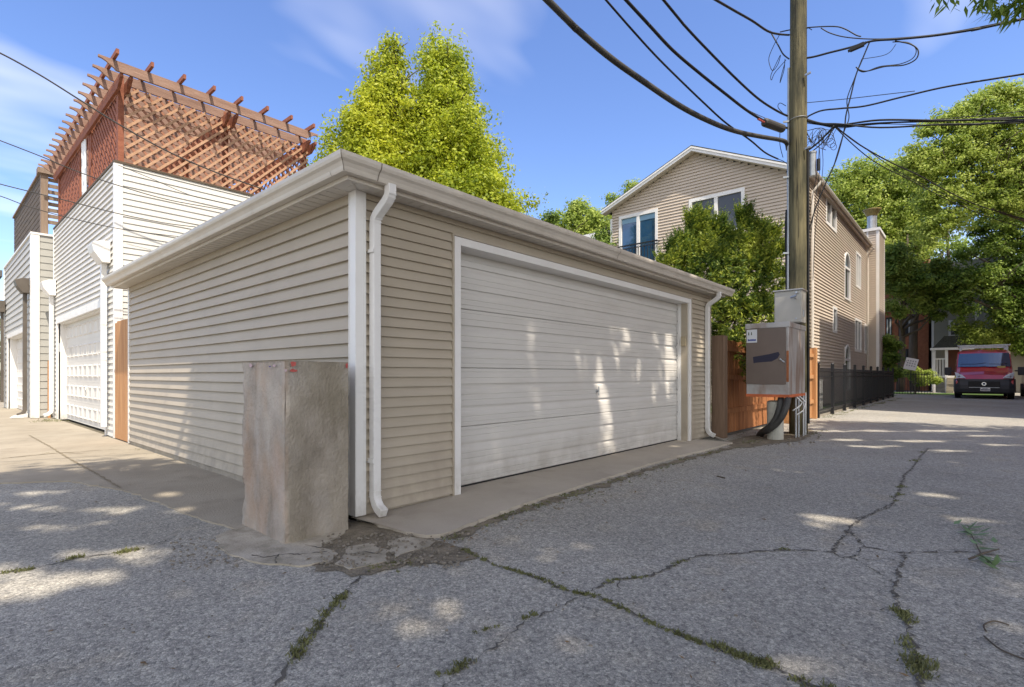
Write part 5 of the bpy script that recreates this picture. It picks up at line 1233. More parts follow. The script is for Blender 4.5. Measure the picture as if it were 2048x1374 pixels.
# shrubs by the brick house
tree('shrub', 'leafy green shrub growing on the fence in front of the brick house', 'shrub', base_at(1830,29), top_at(1830,745,29), .04, px_blobs([(1825,745,12),(1840,760,13),(1855,748,9),(1870,760,8)], 29.5), 5000, .10, M['leaf_light'], 61, clump=.25)
tree('shrub', 'dark evergreen shrub beside the chimney base', 'shrub', base_at(1778,25.5), top_at(1778,700,25.5), .06, px_blobs([(1778,715,16),(1785,690,13),(1782,745,16),(1775,680,10)], 25.5), 9000, .10, M['leaf_dark'], 62, clump=.3)
tree('shrub', 'green shrubs behind the grey garage at the left edge', 'shrub', base_at(5,27), top_at(5,700,27), .06, px_blobs([(2,700,22),(-10,760,30),(5,650,14)], 27), 4000, .14, M['leaf_light'], 63, clump=.4)

# shade trees behind the camera, whose shade and one hanging branch the photo shows
rr = random.Random(9)
def canopy(cells, z0, z1, rad, seed):
    r = random.Random(seed); return [(x+r.uniform(-.4,.4), y+r.uniform(-.4,.4), r.uniform(z0, z1), (rad*r.uniform(.8,1.2),)*2+(rad*.6,)) for x, y in cells]
cellsA = [(x*1.5-2.3, y*1.5-9.0) for x in range(0, 7) for y in range(0, 6)] + [(-2.4,-.6),(-1.2,-.3),(-.1,-.5),(-2.3,.3),(-1.1,.4),(-.2,.3)]
cellsB = [(x*1.6+8.0, y*1.6-9.5) for x in range(0, 3) for y in range(0, 4)]
GAPS = [(40,1165,150,42),(230,1108,130,17),(180,1020,140,8),(40,1012,80,8),(90,1056,70,9),(370,1022,42,8),(330,990,50,6),(60,985,90,7),(200,1045,70,6),
 (1660,1042,62,11),(1615,1032,34,8),(1930,1043,72,10),(1610,996,30,3),(1860,992,60,6),(1775,1001,18,3),(1478,1107,22,5),(1480,1160,34,9),(1310,1216,26,13),(1255,1190,22,8),(2025,1180,44,18),(2045,1062,24,6),(1790,975,20,2),
 (1750,893,60,3),(1900,902,60,3),(1690,880,50,3),(1850,882,90,3),(1960,872,60,2),(1740,862,70,2.5),(1880,862,60,2.5),(2000,890,50,3),(1650,862,40,2)]
GAPD = [(1235,640,11,25),(1258,655,13,40),(1206,730,13,40),(1215,790,15,50),(1225,860,13,45),(1318,650,10,28),(1345,690,16,60),(1342,745,14,40),(1316,762,9,30),(1281,725,9,22),(1176,720,5,25),(1242,700,9,30),(1070,630,13,12),(975,790,7,18),(1006,900,6,28),
 (815,592,8,18),(822,640,13,20),(834,668,9,18),(842,600,8,18),(1390,720,7,45),(1150,563,26,6),(1250,590,22,6),(1330,612,20,6),(716,490,8,20)]
_r = random.Random(12)
GAPD += [(_r.uniform(1060,1365), _r.uniform(560,900), _r.uniform(4,9), _r.uniform(9,22)) for _ in range(26)] + [(_r.uniform(775,890), _r.uniform(520,760), _r.uniform(4,9), _r.uniform(7,16)) for _ in range(9)] + [(_r.uniform(930,1060), _r.uniform(620,900), _r.uniform(4,7), _r.uniform(8,16)) for _ in range(6)]
def cut_gaps(V, seed):
    """opens the gaps in the crown through which the sun reaches the alley and the door"""
    g = np.random.default_rng(seed); Q = V.reshape(-1, 4, 3); C_ = Q.mean(1); n = len(C_); keep = np.ones(n, bool)
    def project(X, Y, Z):
        a = X*_F[0]+Y*_F[1]; c = X*_R[0]+Y*_R[1]; a = np.maximum(a, .05); return HX+FPX*c/a, HY-FPX*(Z-EYE)/a
    t = C_[:,2]/1.58; X, Y = C_[:,0]+.36*t, C_[:,1]+.933*t; px, py = project(X, Y, 0*X); jit = g.random(n)*.35+.9
    def inside(px, py, cx, cy, rx, ry):
        u, v = (px-cx)/(rx*jit), (py-cy)/(ry*jit); th_ = np.arctan2(v, u); k = 1+.26*np.sin(3*th_+cx)+.20*np.sin(5*th_+cy)+.12*np.sin(9*th_+cx*2)
        return u*u+v*v < k*k
    for q in GAPS: keep &= ~inside(px, py, *q)
    t = (3.42-C_[:,1])/.933; X, Z = C_[:,0]+.36*t, C_[:,2]-1.58*t; px, py = project(X, 3.42+0*X, Z); ok = (Z > -.1) & (Z < 3)
    for q in GAPD: keep &= ~(ok & inside(px, py, *q))
    t = (2.07-C_[:,0])/.36; keep &= ~((t > 0) & (C_[:,1]+.933*t > 6.84) & (C_[:,2]-1.58*t > -.3) & (C_[:,2]-1.58*t < 2.6))
    Q = Q[keep]; return Q.reshape(-1, 3), np.arange(len(Q)*4).reshape(-1, 4)
def shade_tree(label, base, top, cells, leaves, rad, z0, z1, seed):
    t = thing('shade_tree', base, label, 'tree', 'shade trees along the alley'); B_ = canopy(cells, z0, z1, rad, seed)
    V, F = crown([c[:3] for c in B_], [c[3] for c in B_], leaves, .25, seed, clump=.6, shell=.0); V, F = cut_gaps(V, seed); quick_mesh('crown', V, F, M['leaf_mid'], t)
    b = MB(); trunk(b, base, top, .3, .08, seed, [(max(.5, min(.95, (c[2]-1.5)/12)), c[:3], .08) for c in B_[::4]]); b.build('trunk', M['bark'], t, smooth=True); return t
shA = shade_tree('broad leafy tree overhanging the alley from the near side, its crown above the frame', (2.5,-7.5,0), (2.8,-6.5,10.5), cellsA, 120000, 1.4, 9.0, 10.6, 71)
shade_tree('second shade tree further along the near side of the alley', (10.5,-8.5,0), (10.5,-7.5,10.5), cellsB, 34000, 1.3, 9.0, 10.6, 72)
# hanging branch at the top right corner
b = MB(); P0 = Vector((6.2,-1.9,5.4)); P1 = PV(2100,-60,(6.9,-1),(6.9,1)); P2 = PV(1990,-6,(6.9,-1),(6.9,1)); P3 = PV(1900,-14,(6.9,-1),(6.9,1))
b.tube([(3.4,-6.0,8.2),(5.4,-3.6,6.8),P0,P1,P2], [.06,.04,.025,.014,.006], 6); b.tube([P1,(P1+P3)/2+Vector((0,0,.1)),P3],[.01,.007,.003],5); b.build('hanging_branch', M['bark'], shA)
b = MB(); r = random.Random(14)
for (px, py, n) in ((1890,-2,6),(1915,2,5),(1960,2,12),(1990,8,22),(2015,12,26),(2040,14,26),(1975,-8,12),(2030,-10,20),(2055,0,20),(1880,-8,6)):
    for _ in range(n):
        c = PV(px+r.gauss(0,10), py+r.gauss(0,7), (6.9,-1),(6.9,1)) + Vector((r.gauss(0,.08),0,0)); d = Vector((r.gauss(0,.4), r.uniform(-.6,1.0), r.uniform(-1.1,-.1)))
        b.quad(*leafquad(c, d, r.uniform(.10,.16), r.uniform(.032,.05), .8))
b.build('leaves', M['leaf_dark'], shA)

# ============================================================ BUILDING ACROSS THE ALLEY (out of frame, its shadow falls on the tan house)
nb = thing('brick_flat_building', (17, -3, 0), 'tall brick apartment building on the near side of the alley, outside the frame', 'building')
b = MB().box(17.0, 19.4, -12, -2.75, 0, 14.0); b.box(19.4, 34, -12, -2.75, 0, 14.4); b.build('wall', M['brick'], nb)
b = MB()
for k in range(6):
    for j in range(4): b.box(18.2+k*2.5, 19.3+k*2.5, -2.749, -2.70, 1.2+j*3.2, 2.9+j*3.2)
b.build('window', M['glass_grey'], nb)

# ============================================================ HOUSES AT THE END
def dh(px, X): return PX(px, 0, X).y
bh = thing('brick_house', (44, 5, 0), 'shaded red brick house with dark windows at the end of the alley', 'house')
BX = 44; yR = dh(1857,BX)
b = MB().box(BX, BX+10, yR, yR+9, 0, 9.0); b.build('wall', M['brick'], bh)
zc = PX(1810,622,BX).z
b = MB().box(BX-.15, BX, yR, yR+9, zc, zc+.9); b.build('cornice', mat('tan_band', (.30,.24,.15), .8, .15, 2), bh)
for (a, c_, t1, t2) in ((1797,1829,633,672),(1772,1784,633,672),(1806,1834,698,742)):
    ya, yb = dh(c_,BX), dh(a,BX); za, zb_ = PX(1810,t2,BX).z, PX(1810,t1,BX).z
    f_ = MB().box(BX-.05,BX-.001,ya,yb,za,zb_).build('window', M['dark_metal'], bh); b = MB(); 
    for k in range(2): w = (yb-ya)/2; b.box(BX-.07,BX-.051,ya+k*w+.12,ya+(k+1)*w-.12,za+.12,zb_-.12)
    b.build('pane', M['curtain'] if t1 < 690 else M['glass_grey'], f_)
gh = thing('grey_house', (43, 0, 0), 'pale grey sided house with small porch and steps behind the van', 'house')
GXh = 43; yL = dh(1864,GXh)
M['far_siding'] = mat('grey_green_siding', (.36,.34,.28), .7, .08, 1)
b = lap(MB(), 'y', GXh, yL-14, yL-.1, .3, 8.2, .16, .03); b.box(GXh+.01, GXh+9, yL-14, yL, 0, 8.2); b.build('wall', M['far_siding'], gh)
b = MB().box(GXh-.04, GXh+.02, yL-.1, yL+.02, 0, 8.2); b.build('corner_trim', M['white'], gh)
for (a, c_, t1, t2) in ((1897,1928,640,673),(1950,1988,622,668)):
    ya, yb = dh(c_,GXh), dh(a,GXh); za, zb_ = PX(1910,t2,GXh).z, PX(1910,t1,GXh).z; b = MB(); b.box(GXh-.08,GXh-.031,ya,yb,za,zb_); f_ = b.build('window', M['white'], gh)
    ym = (ya+yb)/2; b = MB()
    if t1 > 630: b.box(GXh-.10,GXh-.081,ya+.12,yb-.12,za+.1,(za+zb_)/2-.05); b.box(GXh-.10,GXh-.081,ya+.12,yb-.12,(za+zb_)/2+.05,zb_-.1); b.build('pane', M['glass_grey'], f_)
    else: b.box(GXh-.10,GXh-.081,ya+.1,ym-.05,za+.1,zb_-.1); b.box(GXh-.10,GXh-.081,ym+.05,yb-.1,za+.1,zb_-.1); b.build('pane', M['curtain'], f_)
# porch
pX = 41.0; ya, yb = dh(1935,pX), dh(1869,pX); zp_ = PX(1900,696,pX).z
b = MB(); b.prism([(pX-.2,ya-.3,zp_),(pX-.2,yb+.2,zp_),(pX-.2,yb+.0,zp_+.12),(pX-.2,(ya+yb)/2+.3,zp_+.72),(pX-.2,(ya+yb)/2-.3,zp_+.72),(pX-.2,ya,zp_+.12)], (GXh-pX+.2,0,0)); b.build('porch_roof', M['shingle'], gh)
b = MB().box(pX-.24,pX-.2,ya-.3,yb+.2,zp_-.12,zp_+.02); b.box(pX-.1,pX+.05,yb-.05,yb+.1,0,zp_-.12); b.box(pX-.1,pX+.05,dh(1893,pX)-.07,dh(1893,pX)+.07,0,zp_-.12); b.build('porch_frame', M['white'], gh)
b = MB().box(pX,GXh,ya,yb,.9,1.02); b.box(pX,pX+.05,dh(1893,pX),yb,2.0,2.08)
y = dh(1893,pX)
while y < yb: b.box(pX+.01,pX+.04,y,y+.05,1.02,2.0); y += .14
b.build('porch_rail', M['white'], gh)
b = MB().box(GXh-.06,GXh-.031,dh(1920,GXh),dh(1895,GXh),1.0,3.3); b.build('door', mat('brown_door', (.15,.055,.03), .6, .2, 3), gh)
b = MB()
for k in range(5): b.box(pX-1.6+k*.32, pX-.0, dh(1908,pX), dh(1894,pX), k*.18, (k+1)*.18)
b.build('steps', M['slab'], gh)
b = MB(); c = PX(1822,728,36); b.box(36-.02,36,c.y-.28,c.y+.28,c.z-.32,c.z+.32)
b.v = [(x, c.y+(y-c.y)*cos(.25)-(z-c.z)*sin(.25), c.z+(y-c.y)*sin(.25)+(z-c.z)*cos(.25)) for x, y, z in b.v]
ys = thing('yard_sign', (36, c.y, 0), 'tilted white yard sign with grey lettering in front of the brick house', 'sign'); b.build('sign_board', M['white'], ys)
b = MB()
for i in range(3):
    for j in range(4): yy = c.y+.17-j*.11; zz = c.z+.16-i*.13; b.box(35.970,35.978,yy-.04,yy+.02,zz-.03,zz+.04)
b.v = [(x, c.y+(y-c.y)*cos(.25)-(z-c.z)*sin(.25), c.z+(y-c.y)*sin(.25)+(z-c.z)*cos(.25)) for x, y, z in b.v]; b.build('lettering', mat('grey_print', (.35,.35,.35), .7), ys); MB().tube([(36,c.y,0),(36,c.y,c.z-.3)], .02, 6).build('stake', M['dark_metal'], ys)
yf = thing('yard_fence', (35.8, 3, 0), 'low dark picket fence in front of the brick house', 'fence')
b = MB(); y = 1.6
while y < 8: b.box(35.9,35.92,y,y+.02,0,1.2); y += .12
b.bar((35.91,1.6,1.1),(35.91,8,1.1),.03,.03); b.bar((35.91,1.6,.2),(35.91,8,.2),.03,.03); b.build('pickets', M['dark_metal'], yf)

# ============================================================ VAN
van = thing('cargo_van', (31, -.35, 0), 'dark red cargo van with black bumper and roof rack facing down the alley', 'van')
VY0, VY1 = -1.38, .66; VX = 31.0; vc = (VY0+VY1)/2; hw = (VY1-VY0)/2
M['van_red'] = mat('van_red_paint', (.42,.02,.035), .3, .1, 2); nodes(M['van_red'])[2].inputs['Coat Weight'].default_value = .8
M['van_black'] = mat('van_plastic', (.035,.036,.042), .55)
# body: cross sections along x
secs = [ # x, z_low, z_top, half width top, half width bottom
 (0.05,.62,.86,.86,.93), (.25,.55,1.06,.90,.98), (.75,.45,1.22,.93,1.0), (1.05,.42,1.42,.93,1.01), (1.75,.40,2.12,.91,1.02), (2.1,.40,2.24,.93,1.02), (5.6,.40,2.26,.94,1.02), (5.75,.45,2.20,.85,1.0)]
b = MB(); rings = []
for (x, zl, zt_, wt, wb) in secs:
    zm = zl+(min(zt_,1.25)-zl)*.6; ring = []
    prof_ = [(-wb,zl),(-wb-.01,zm),(-(wb*.6+wt*.4),zm+(zt_-zm)*.45),(-wt,zt_-.12),(-wt+.12,zt_-.02),(0,zt_+.02),(wt-.12,zt_-.02),(wt,zt_-.12),((wb*.6+wt*.4),zm+(zt_-zm)*.45),(wb+.01,zm),(wb,zl)]
    rings.append([(VX+x, vc+p[0]*hw/1.02, p[1]) for p in prof_])
for r0_, r1_ in zip(rings[:-1], rings[1:]):
    for i in range(len(r0_)-1): b.quad(r0_[i], r1_[i], r1_[i+1], r0_[i+1])
    b.quad(r0_[-1], r1_[-1], r1_[0], r0_[0])
b.poly(rings[0]); b.poly(rings[-1][::-1]); body = b.build('body', M['van_red'], van, smooth=True, bevel=.0)
# windscreen laid on the sloping front
def scr(u, s, off=.02):
    x = 1.06+(1.74-1.06)*u; z = 1.40+(2.10-1.40)*u; w = .90-(.04)*u; return (VX+x-off, vc+s*w*hw/1.02, z+off)
b = MB(); n=10
for i in range(n):
    s0, s1 = -1+2*i/n, -1+2*(i+1)/n; cv = lambda s: .07*(1-s*s)
    A = [scr(.03,s0), scr(.03,s1), scr(.93,s1), scr(.93,s0)]; ss=[s0,s1,s1,s0]; A = [(a[0]-cv(s), a[1], a[2]) for a, s in zip(A,ss)]; b.quad(*A)
M['windscreen'] = glassy('windscreen_glass', (.02,.05,.09), .03); ws_ = b.build('windscreen', M['windscreen'], van, smooth=True)
b = MB(); b.tube([scr(.06,.9,.12), scr(.04,.3,.13), scr(.12,-.1,.13)], .012, 5); b.tube([scr(.06,-.2,.12), scr(.04,-.6,.12), scr(.10,-.85,.10)], .012, 5); b.build('wiper', M['rubber'], ws_)
b = MB(); b.box(VX+1.0,VX+1.02,vc-.72,vc-.45,1.38,1.47); b.build('dash_paper', mat('yellow_paper',(.5,.4,.15),.7), ws_)
# bumper, grille, plate, lights
b = MB(); prof_ = [(-.08,.30),(-.12,.45),(-.10,.62),(-.03,.78),(.0,.88)]
yy = [(-1.02,.38),(-.97,.12),(-.80,.0),(0,-.05),(.80,.0),(.97,.12),(1.02,.38)]
for i in range(len(yy)-1):
    for j in range(len(prof_)-1):
        f = lambda k, m_: (VX+prof_[m_][0]+yy[k][1]+.05, vc+yy[k][0]*hw/1.02*1.01, prof_[m_][1]); b.quad(f(i,j), f(i,j+1), f(i+1,j+1), f(i+1,j))
bu = b.build('bumper', M['van_black'], van, smooth=True)
b = MB()
for z in (.50,.58,.66,.74): b.box(VX-.145+(z-.5)*.2, VX-.10+(z-.5)*.2, vc-.50, vc+.50, z, z+.022)
b.build('grille_bars', M['metal'], bu)
b = MB().box(VX-.13,VX-.11,vc-.52,vc+.52,.48,.78); b.build('grille', M['rubber'], bu)
c0 = Vector((VX-.16, vc, .67)); b = MB().tube([c0+Vector((.04,0,0)), c0], .075, 16); em = b.build('emblem', mat('chrome', (.6,.6,.62), .2, metal=1.0), bu)
b = MB().tube([c0+Vector((.0,0,0)), c0-Vector((.006,0,0))], .052, 16); b.build('emblem_disc', mat('emblem_blue', (.05,.07,.13), .3), bu)
b = MB().box(VX-.165,VX-.15,vc-.20,vc+.12,.36,.50); pl_ = b.build('number_plate', M['white'], bu)
b = MB(); r = random.Random(3)
for i in range(7): y = vc+.10-i*.042; b.box(VX-.1685,VX-.1655,y-.03,y,.385,.44)
b.box(VX-.1685,VX-.1655,vc-.12,vc+.05,.455,.475); b.build('plate_letters', mat('plate_ink', (.05,.06,.12), .6), bu)
for s in (-1, 1):
    P = [(VX+.10+.0, vc+s*.60*hw/1.02*1.0, .92), (VX+.16, vc+s*.93*hw/1.02, .92), (VX+.34, vc+s*.985*hw/1.02, 1.20), (VX+.22, vc+s*.72*hw/1.02, 1.06)]
    P = [(p[0]-.10,p[1],p[2]) for p in P]; b = MB().prism(P if s > 0 else P[::-1], (.06,0,0)); hl = b.build('headlight', glassy('headlight_glass', (.42,.42,.40), .1), van)
    MB().sphere((VX+.10, vc+s*.84*hw/1.02, 1.0), .05, 8, 6).build('bulb', M['metal'], hl)
    b = MB(); b.box(VX+1.05,VX+1.15,vc+s*(hw+.22)-.12,vc+s*(hw+.22)+.12,1.05,1.42); b.bar((VX+1.15,vc+s*hw,1.25),(VX+1.12,vc+s*(hw+.12),1.25),.06,.06); b.build('wing_mirror', M['van_black'], van, bevel=.03)
    for xw in (1.0, 4.7):
        b = MB().tube([(VX+xw,vc+s*(hw-.24),.34),(VX+xw,vc+s*(hw-.02),.34)], .34, 20); wl_ = b.build('wheel', M['rubber'], van)
        MB().tube([(VX+xw,vc+s*(hw-.02),.34),(VX+xw,vc+s*(hw-.0),.34)], .2, 14).build('rim', M['metal'], wl_)
b = MB().box(VX+.3,VX+5.5,vc-hw+.1,vc+hw-.1,.22,.45); b.build('underbody', M['rubber'], van)
rk = MB(); 
for x in (2.0, 3.4, 4.8): rk.box(VX+x,VX+x+.06,vc-hw+.1,vc+hw-.1,2.42,2.47)
for s in (-1,1): rk.bar((VX+1.9,vc+s*(hw-.12),2.46),(VX+5.4,vc+s*(hw-.12),2.46),.05,.05); rk.box(VX+1.95,VX+2.0,vc+s*.55-.3,vc+s*.55+.3,2.42,2.48)
for s in (-1,1):
    for x in (2.0,3.4,4.8): rk.box(VX+x,VX+x+.05,vc+s*(hw-.2)-.03,vc+s*(hw-.2)+.03,2.2,2.43)
rk.build('roof_rack', M['metal'], van)
b = MB()
for k in range(5): b.sphere((VX+1.98, vc-.5+k*.25, 2.27), .025, 6, 4)
b.build('marker_light', mat('amber', (.5,.25,.05), .3), van)
# car at the frame edge
ca = thing('parked_car', (34,-2.4,0), 'red and dark car mostly cut off by the right edge behind the van', 'car')
b = MB(); b.prism([(33.0,-3.6,.35),(33.0,-3.6,.85),(33.9,-3.6,1.0),(34.5,-3.6,1.45),(36.2,-3.6,1.45),(37.2,-3.6,.95),(37.2,-3.6,.35)], (0,1.75,0)); b.build('body', M['van_red'], ca, bevel=.08)
b = MB().box(32.93,33.02,-3.55,-1.9,.3,.62); b.build('bumper', M['van_black'], ca)
for s in (-3.62,-1.98):
    for x in (33.7,36.4): MB().tube([(x,s,.32),(x,s+.2,.32)], .32, 16).build('wheel', M['rubber'], ca)
MB().sphere((32.98,-2.05,.78), .12, 8, 6).build('headlight', M['white'], ca)

# ============================================================ CABLES
PT = (PPX, PPY)
def cable(label, px, target, r, ext=None, m='rubber', name='overhead_cable', group='overhead cables', off=(0,0)):
    """cable hanging in the vertical plane from the pole towards target (plan)"""
    o = (PPX+off[0], PPY+off[1]); P = [PV(x, y, o, target) for x, y in px]
    if ext: P = ([Vector(ext)] + P)
    b = MB().tube(smooth(P), r, 8); o_ = b.build(name, M[m], None, smooth=True)
    tag(o_, label, 'cable', group); return o_
TL = (-6.0, 6.0)    # plan point the bundle towards the upper left heads for
def TLp(y): return (-9, y)
def extend(px, target, dist, off=(0,0), rise=.0):
    o = (PPX+off[0], PPY+off[1]); a = PV(*px[0], o, target); c = PV(*px[1], o, target); d = (a-c); d.normalize(); return tuple(a+Vector((d.x*dist, d.y*dist, d.z*dist*.6)))
thick = [(1095,0),(1150,55),(1220,115),(1290,165),(1360,212),(1420,243),(1470,262),(1520,273),(1556,279),(1572,285),(1576,300)]
def c_ul(label, px, ty, r, m='rubber', off=(0,.16)):
    tg = (-9.0, ty); P = [PV(x, y, (PPX+off[0],PPY+off[1]), tg) for x, y in px]; d = (P[0]-P[1]).normalized(); ext = [P[0]+d*k for k in (9, 4.5)]
    b = MB().tube(smooth(ext+P), r, 8); tag(b.build('overhead_cable', M[m], None, smooth=True), label, 'cable', 'overhead cables')
c_ul('thickest black cable sweeping from the top edge down to the pole', thick, 5.2, .036, 'grey_cable')
c_ul('thin cable just right of the thickest one, meeting it before the pole', [(1212,0),(1260,55),(1310,110),(1360,160),(1410,208),(1452,246),(1500,280),(1530,305),(1556,318)], 5.6, .013)
c_ul('black cable ending in the cylindrical splice case left of the pole', [(1252,0),(1300,52),(1345,100),(1395,143),(1450,187),(1500,225),(1545,250),(1576,256)], 4.8, .02)
c_ul('black cable from the top edge ending at the pole above the splice case', [(1327,0),(1370,52),(1420,105),(1475,160),(1520,200),(1560,225),(1586,236)], 4.4, .017)
c_ul('rough twisted cable reaching the pole highest on its left side', [(1432,0),(1470,22),(1505,42),(1535,62),(1556,68),(1578,70)], 3.6, .017)
# splice case
o = (PPX, PPY+.16); tg = (-9, 4.8); a, c = PV(1528,244,o,tg), PV(1566,258,o,tg)
b = MB().tube([a, a+(c-a)*.06, a+(c-a)*.94, c], [.045,.07,.07,.045], 14); sc_ = b.build('splice_case', M['grey_cable'], None, smooth=False); tag(sc_, 'black cylindrical splice case hanging beside the utility pole', 'splice case', 'splice cases')
b = MB().tube([PV(1516,238,o,tg), a], .016, 8); b.build('red_end', M['red_paint'], sc_)
# cables to the right: across the alley
def c_r(label, px, tg, r, off=(0,-.15), ext=6, m='rubber', name='overhead_cable'):
    P = [PV(x, y, (PPX+off[0],PPY+off[1]), tg) for x, y in px]
    if ext: d = (P[-1]-P[-2]).normalized(); P = P+[P[-1]+d*ext]
    b = MB().tube(smooth(P), r, 7); tag(b.build(name, M[m], None, smooth=True), label, 'cable', 'overhead cables')
TR = (11.4, -9.0)
c_r('bundled cable leaving the pole at the top towards the upper right edge', [(1580,118),(1620,115),(1660,105),(1700,95),(1745,82),(1800,78),(1870,71),(1960,57),(2048,38)], TR, .017)
c_r('loop of wire over the top right bundle', [(1560,64),(1590,58),(1630,54),(1670,53),(1690,58),(1712,70),(1722,73)], TR, .010, ext=0)
c_r('upper strand of the top right bundle', [(1642,56),(1660,66),(1690,74),(1740,78),(1800,76),(1880,68),(1960,54),(2048,36)], TR, .009)
c_r('thin straight wire above the middle right cable', [(1608,206),(1650,202),(1700,197),(1760,190),(1830,182)], TR, .006, ext=0)
c_r('middle cable curving up from the pole to the right edge', [(1606,238),(1640,222),(1680,217),(1730,212),(1800,195),(1880,176),(1960,162),(2048,148)], TR, .014)
for k, (a_, c_, lab) in enumerate(((244,250,'lowest heavy cable running right from the pole'),(238,240,'second heavy cable of the right hand bundle'),(246,234,'upper heavy cable of the right hand bundle'),(250,222,'thin top wire of the right hand bundle'),(252,246,'middle thin wire of the right hand bundle'))):
    c_r(lab, [(1596,232+k*3),(1640,246+k),(1680,248+k*2),(1760,a_+4-k*2 if k else 255),(1880,(a_+c_)/2+2),(1960,(a_+2*c_)/3),(2048,c_ if k else 242)], (11.0+.15*k,-9.0), (.014,.016,.013,.006,.006)[k], (0,-.12))
# vertical tangle falling from the upper bundle
c_r('hanging wire dropping from the top bundle down to the house corner', [(1740,82),(1725,118),(1712,150),(1702,190),(1692,230),(1688,262),(1672,320),(1650,370),(1630,420),(1616,470)], (11.4,-9), .011, ext=0)
c_r('second strand twisted round the hanging wire', [(1724,118),(1708,160),(1694,200),(1698,235),(1688,264),(1668,330)], (11.4,-9), .008, ext=0)
c_r('big slack loop of cable hanging under the top bundle', [(1790,82),(1820,88),(1836,100),(1832,118),(1808,130),(1770,133),(1735,142),(1720,140),(1712,134)], (11.4,-9), .010, ext=0)
c_r('inner strand of the slack loop', [(1785,84),(1816,85),(1832,98),(1826,116),(1800,128),(1760,133),(1728,144),(1714,138)], (11.4,-9), .007, ext=0)
c_r('thin arc of wire inside the slack loop', [(1792,88),(1780,104),(1762,112),(1724,118)], (11.4,-9), .005, ext=0)
b = MB(); p = PV(1714,94,(PPX,PPY-.15),TR); b.bar(p-Vector((0,.10,-.01)), p+Vector((0,.10,-.01)), .06, .06); b.bar(p-Vector((0,.13,-.02)), p+Vector((0,.13,-.02)), .035, .035); tag(b.build('cable_clamp', M['rubber']), 'black clamp box on the top right cable bundle', 'clamp')
c_r('left slack loop of thin wire beside the pole', [(1560,68),(1548,90),(1538,115),(1540,132),(1546,141),(1556,128),(1561,110),(1552,128),(1542,150),(1543,160),(1550,145),(1572,120)], (10.4,9), .006, (0,.15), 0)
c_r('left wire dropping to the insulator on the pole', [(1540,62),(1556,90),(1566,108),(1578,118)], (10.4,9), .012, (0,.15), 0)
c_r('short hanging wire loop left of the pole', [(1570,118),(1568,140),(1562,160),(1560,165),(1563,150),(1570,125)], (10.4,9), .006, (0,.15), 0)
# tangle right of the pole and drops to the house / right
c_r('thick curved cable from the pole side up into the tangle', [(1588,318),(1610,305),(1635,286),(1655,266),(1668,252)], (11.2,-9), .016, ext=0)
c_r('second curved cable from the pole side into the tangle', [(1592,322),(1615,309),(1640,290),(1658,270),(1670,254)], (11.5,-9), .010, ext=0)
for k in range(4):
    cx_, cy_ = 1652+k*5, 272+k*7; c_r(('largest coil of loose wire in the tangle right of the pole','second coil of loose wire in the tangle','small coil of wire low in the tangle','smallest coil of wire at the bottom of the tangle')[k], [(cx_+(15-3*k)*cos(a), cy_+(13-2*k)*sin(a)) for a in [2*pi*j/10 for j in range(12)]], (11.3,-9), .0045, ext=0)
for k, (q, lab) in enumerate((([(1590,68),(1608,62),(1616,56),(1624,60)], 'short bracket wire at the right side of the pole top'), ([(1572,212),(1560,206),(1556,214),(1566,226),(1578,232)], 'small curled tie wire left of the pole over the splice case'), ([(1500,222),(1512,228),(1530,236)], 'thin lashing wire along the splice case cable'), ([(1556,318),(1566,322),(1580,330),(1594,322),(1610,314)], 'wire wrapped round the pole under the thickest cable'), ([(1612,262),(1640,256),(1652,262),(1646,280)], 'triangular loose wire right of the pole'), ([(1614,268),(1630,290),(1652,300)], 'loose wire crossing under the triangular one'))):
    c_r(lab, q, (11.0,-9), .006, (0,.02), 0)
for k in range(7):
    r = random.Random(100+k); pts = [(1612+r.uniform(-2,4), 258+r.uniform(0,26))]
    for j in range(4): pts.append((1620+j*11+r.uniform(-8,8), 262+r.uniform(-6,34)))
    pts.append((1672+r.uniform(-8,8), 250+r.uniform(-3,5))); c_r('one of several thin loose black wires knotted together right of the pole', pts, (11.3,-9), .004, ext=0)
DR = (30.0, -4.0)
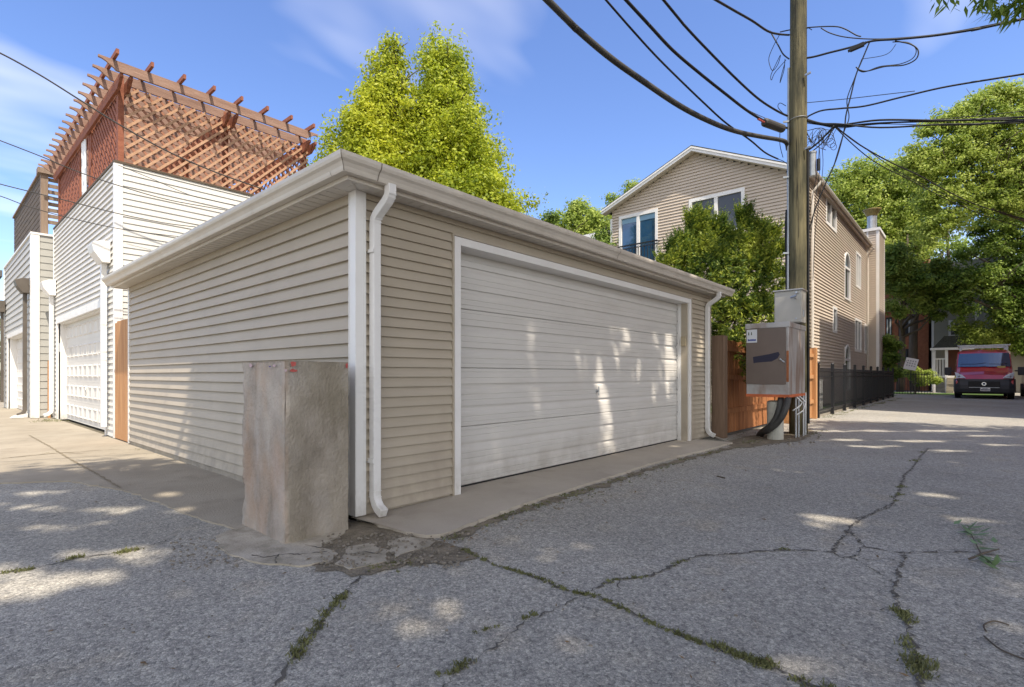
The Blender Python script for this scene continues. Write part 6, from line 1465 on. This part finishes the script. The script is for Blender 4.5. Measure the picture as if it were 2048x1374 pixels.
c_r('service wire sloping down to the right past the chimney', [(1672,254),(1720,290),(1780,324),(1840,352),(1900,385),(1960,412),(2048,438)], DR, .012, (.3,-.55), 0)
c_r('thinner service wire under the sloping one', [(1672,256),(1716,298),(1760,330),(1830,365),(1900,402),(1980,435),(2048,455)], DR, .009, (.3,-.55), 0)
c_r('third service wire sloping towards the trees', [(1672,254),(1735,300),(1800,345),(1870,380),(1960,420)], DR, .007, (.3,-.55), 0)
for k, (x0, x1) in enumerate(((1640,1622),(1636,1612),(1646,1630))):
    c_r(('longest thin wire hanging down the front corner of the tan house','thin wire nearest the pole hanging down the tan house corner','thin wire furthest from the pole hanging down the tan house corner')[k], [(1636+k*3,270),(x0,330),((x0+x1)/2,400),(x1,470),(x1-4,560)], (11.6,-9), .005, ext=0)
b = MB(); q = PV(1637,318,(PPX,PPY),(11.4,-9)); b.tube([q,q-Vector((0,0,.2))], .03, 8); tag(b.build('splice_case', M['rubber']), 'small hanging splice case right of the pole', 'splice case', 'splice cases')
c_r('thin wire from the thickest cable down behind the pole box', [(1560,262),(1560,290),(1566,315)], (10.4,9), .006, (0,.17), 0)
# thin wires across the white garage
def c_l(label, px, y0, y1, r):
    P = [PV(x, y, (0,y0), (10,y1)) for x, y in px]; b = MB().tube(smooth(P), r, 6); tag(b.build('thin_wire', M['grey_cable'], None, smooth=True), label, 'wire', 'thin wires over the left garages')
c_l('topmost thin wire crossing in front of the pergola', [(-60,82),(0,106),(80,150),(160,200),(240,250),(330,300),(420,340),(520,376),(600,400),(700,420)], 9.7, 9.9, .011)
c_l('second thin wire crossing the pergola base', [(-60,258),(0,281),(80,312),(160,345),(240,372),(330,398),(420,415),(500,428)], 9.7, 9.9, .007)
c_l('third thin wire crossing the white siding', [(-60,350),(0,368),(80,388),(160,408),(240,428),(330,446),(400,455)], 9.7, 9.9, .007)
c_l('lowest thin wire from the left edge to the white corner post', [(-60,378),(0,392),(60,414),(140,436),(236,457),(330,470),(380,475)], 9.75, 9.95, .006)
c_l('faint thin wire low on the white side wall', [(236,330),(300,356),(380,390),(440,404),(520,420)], 9.9, 10.1, .005)
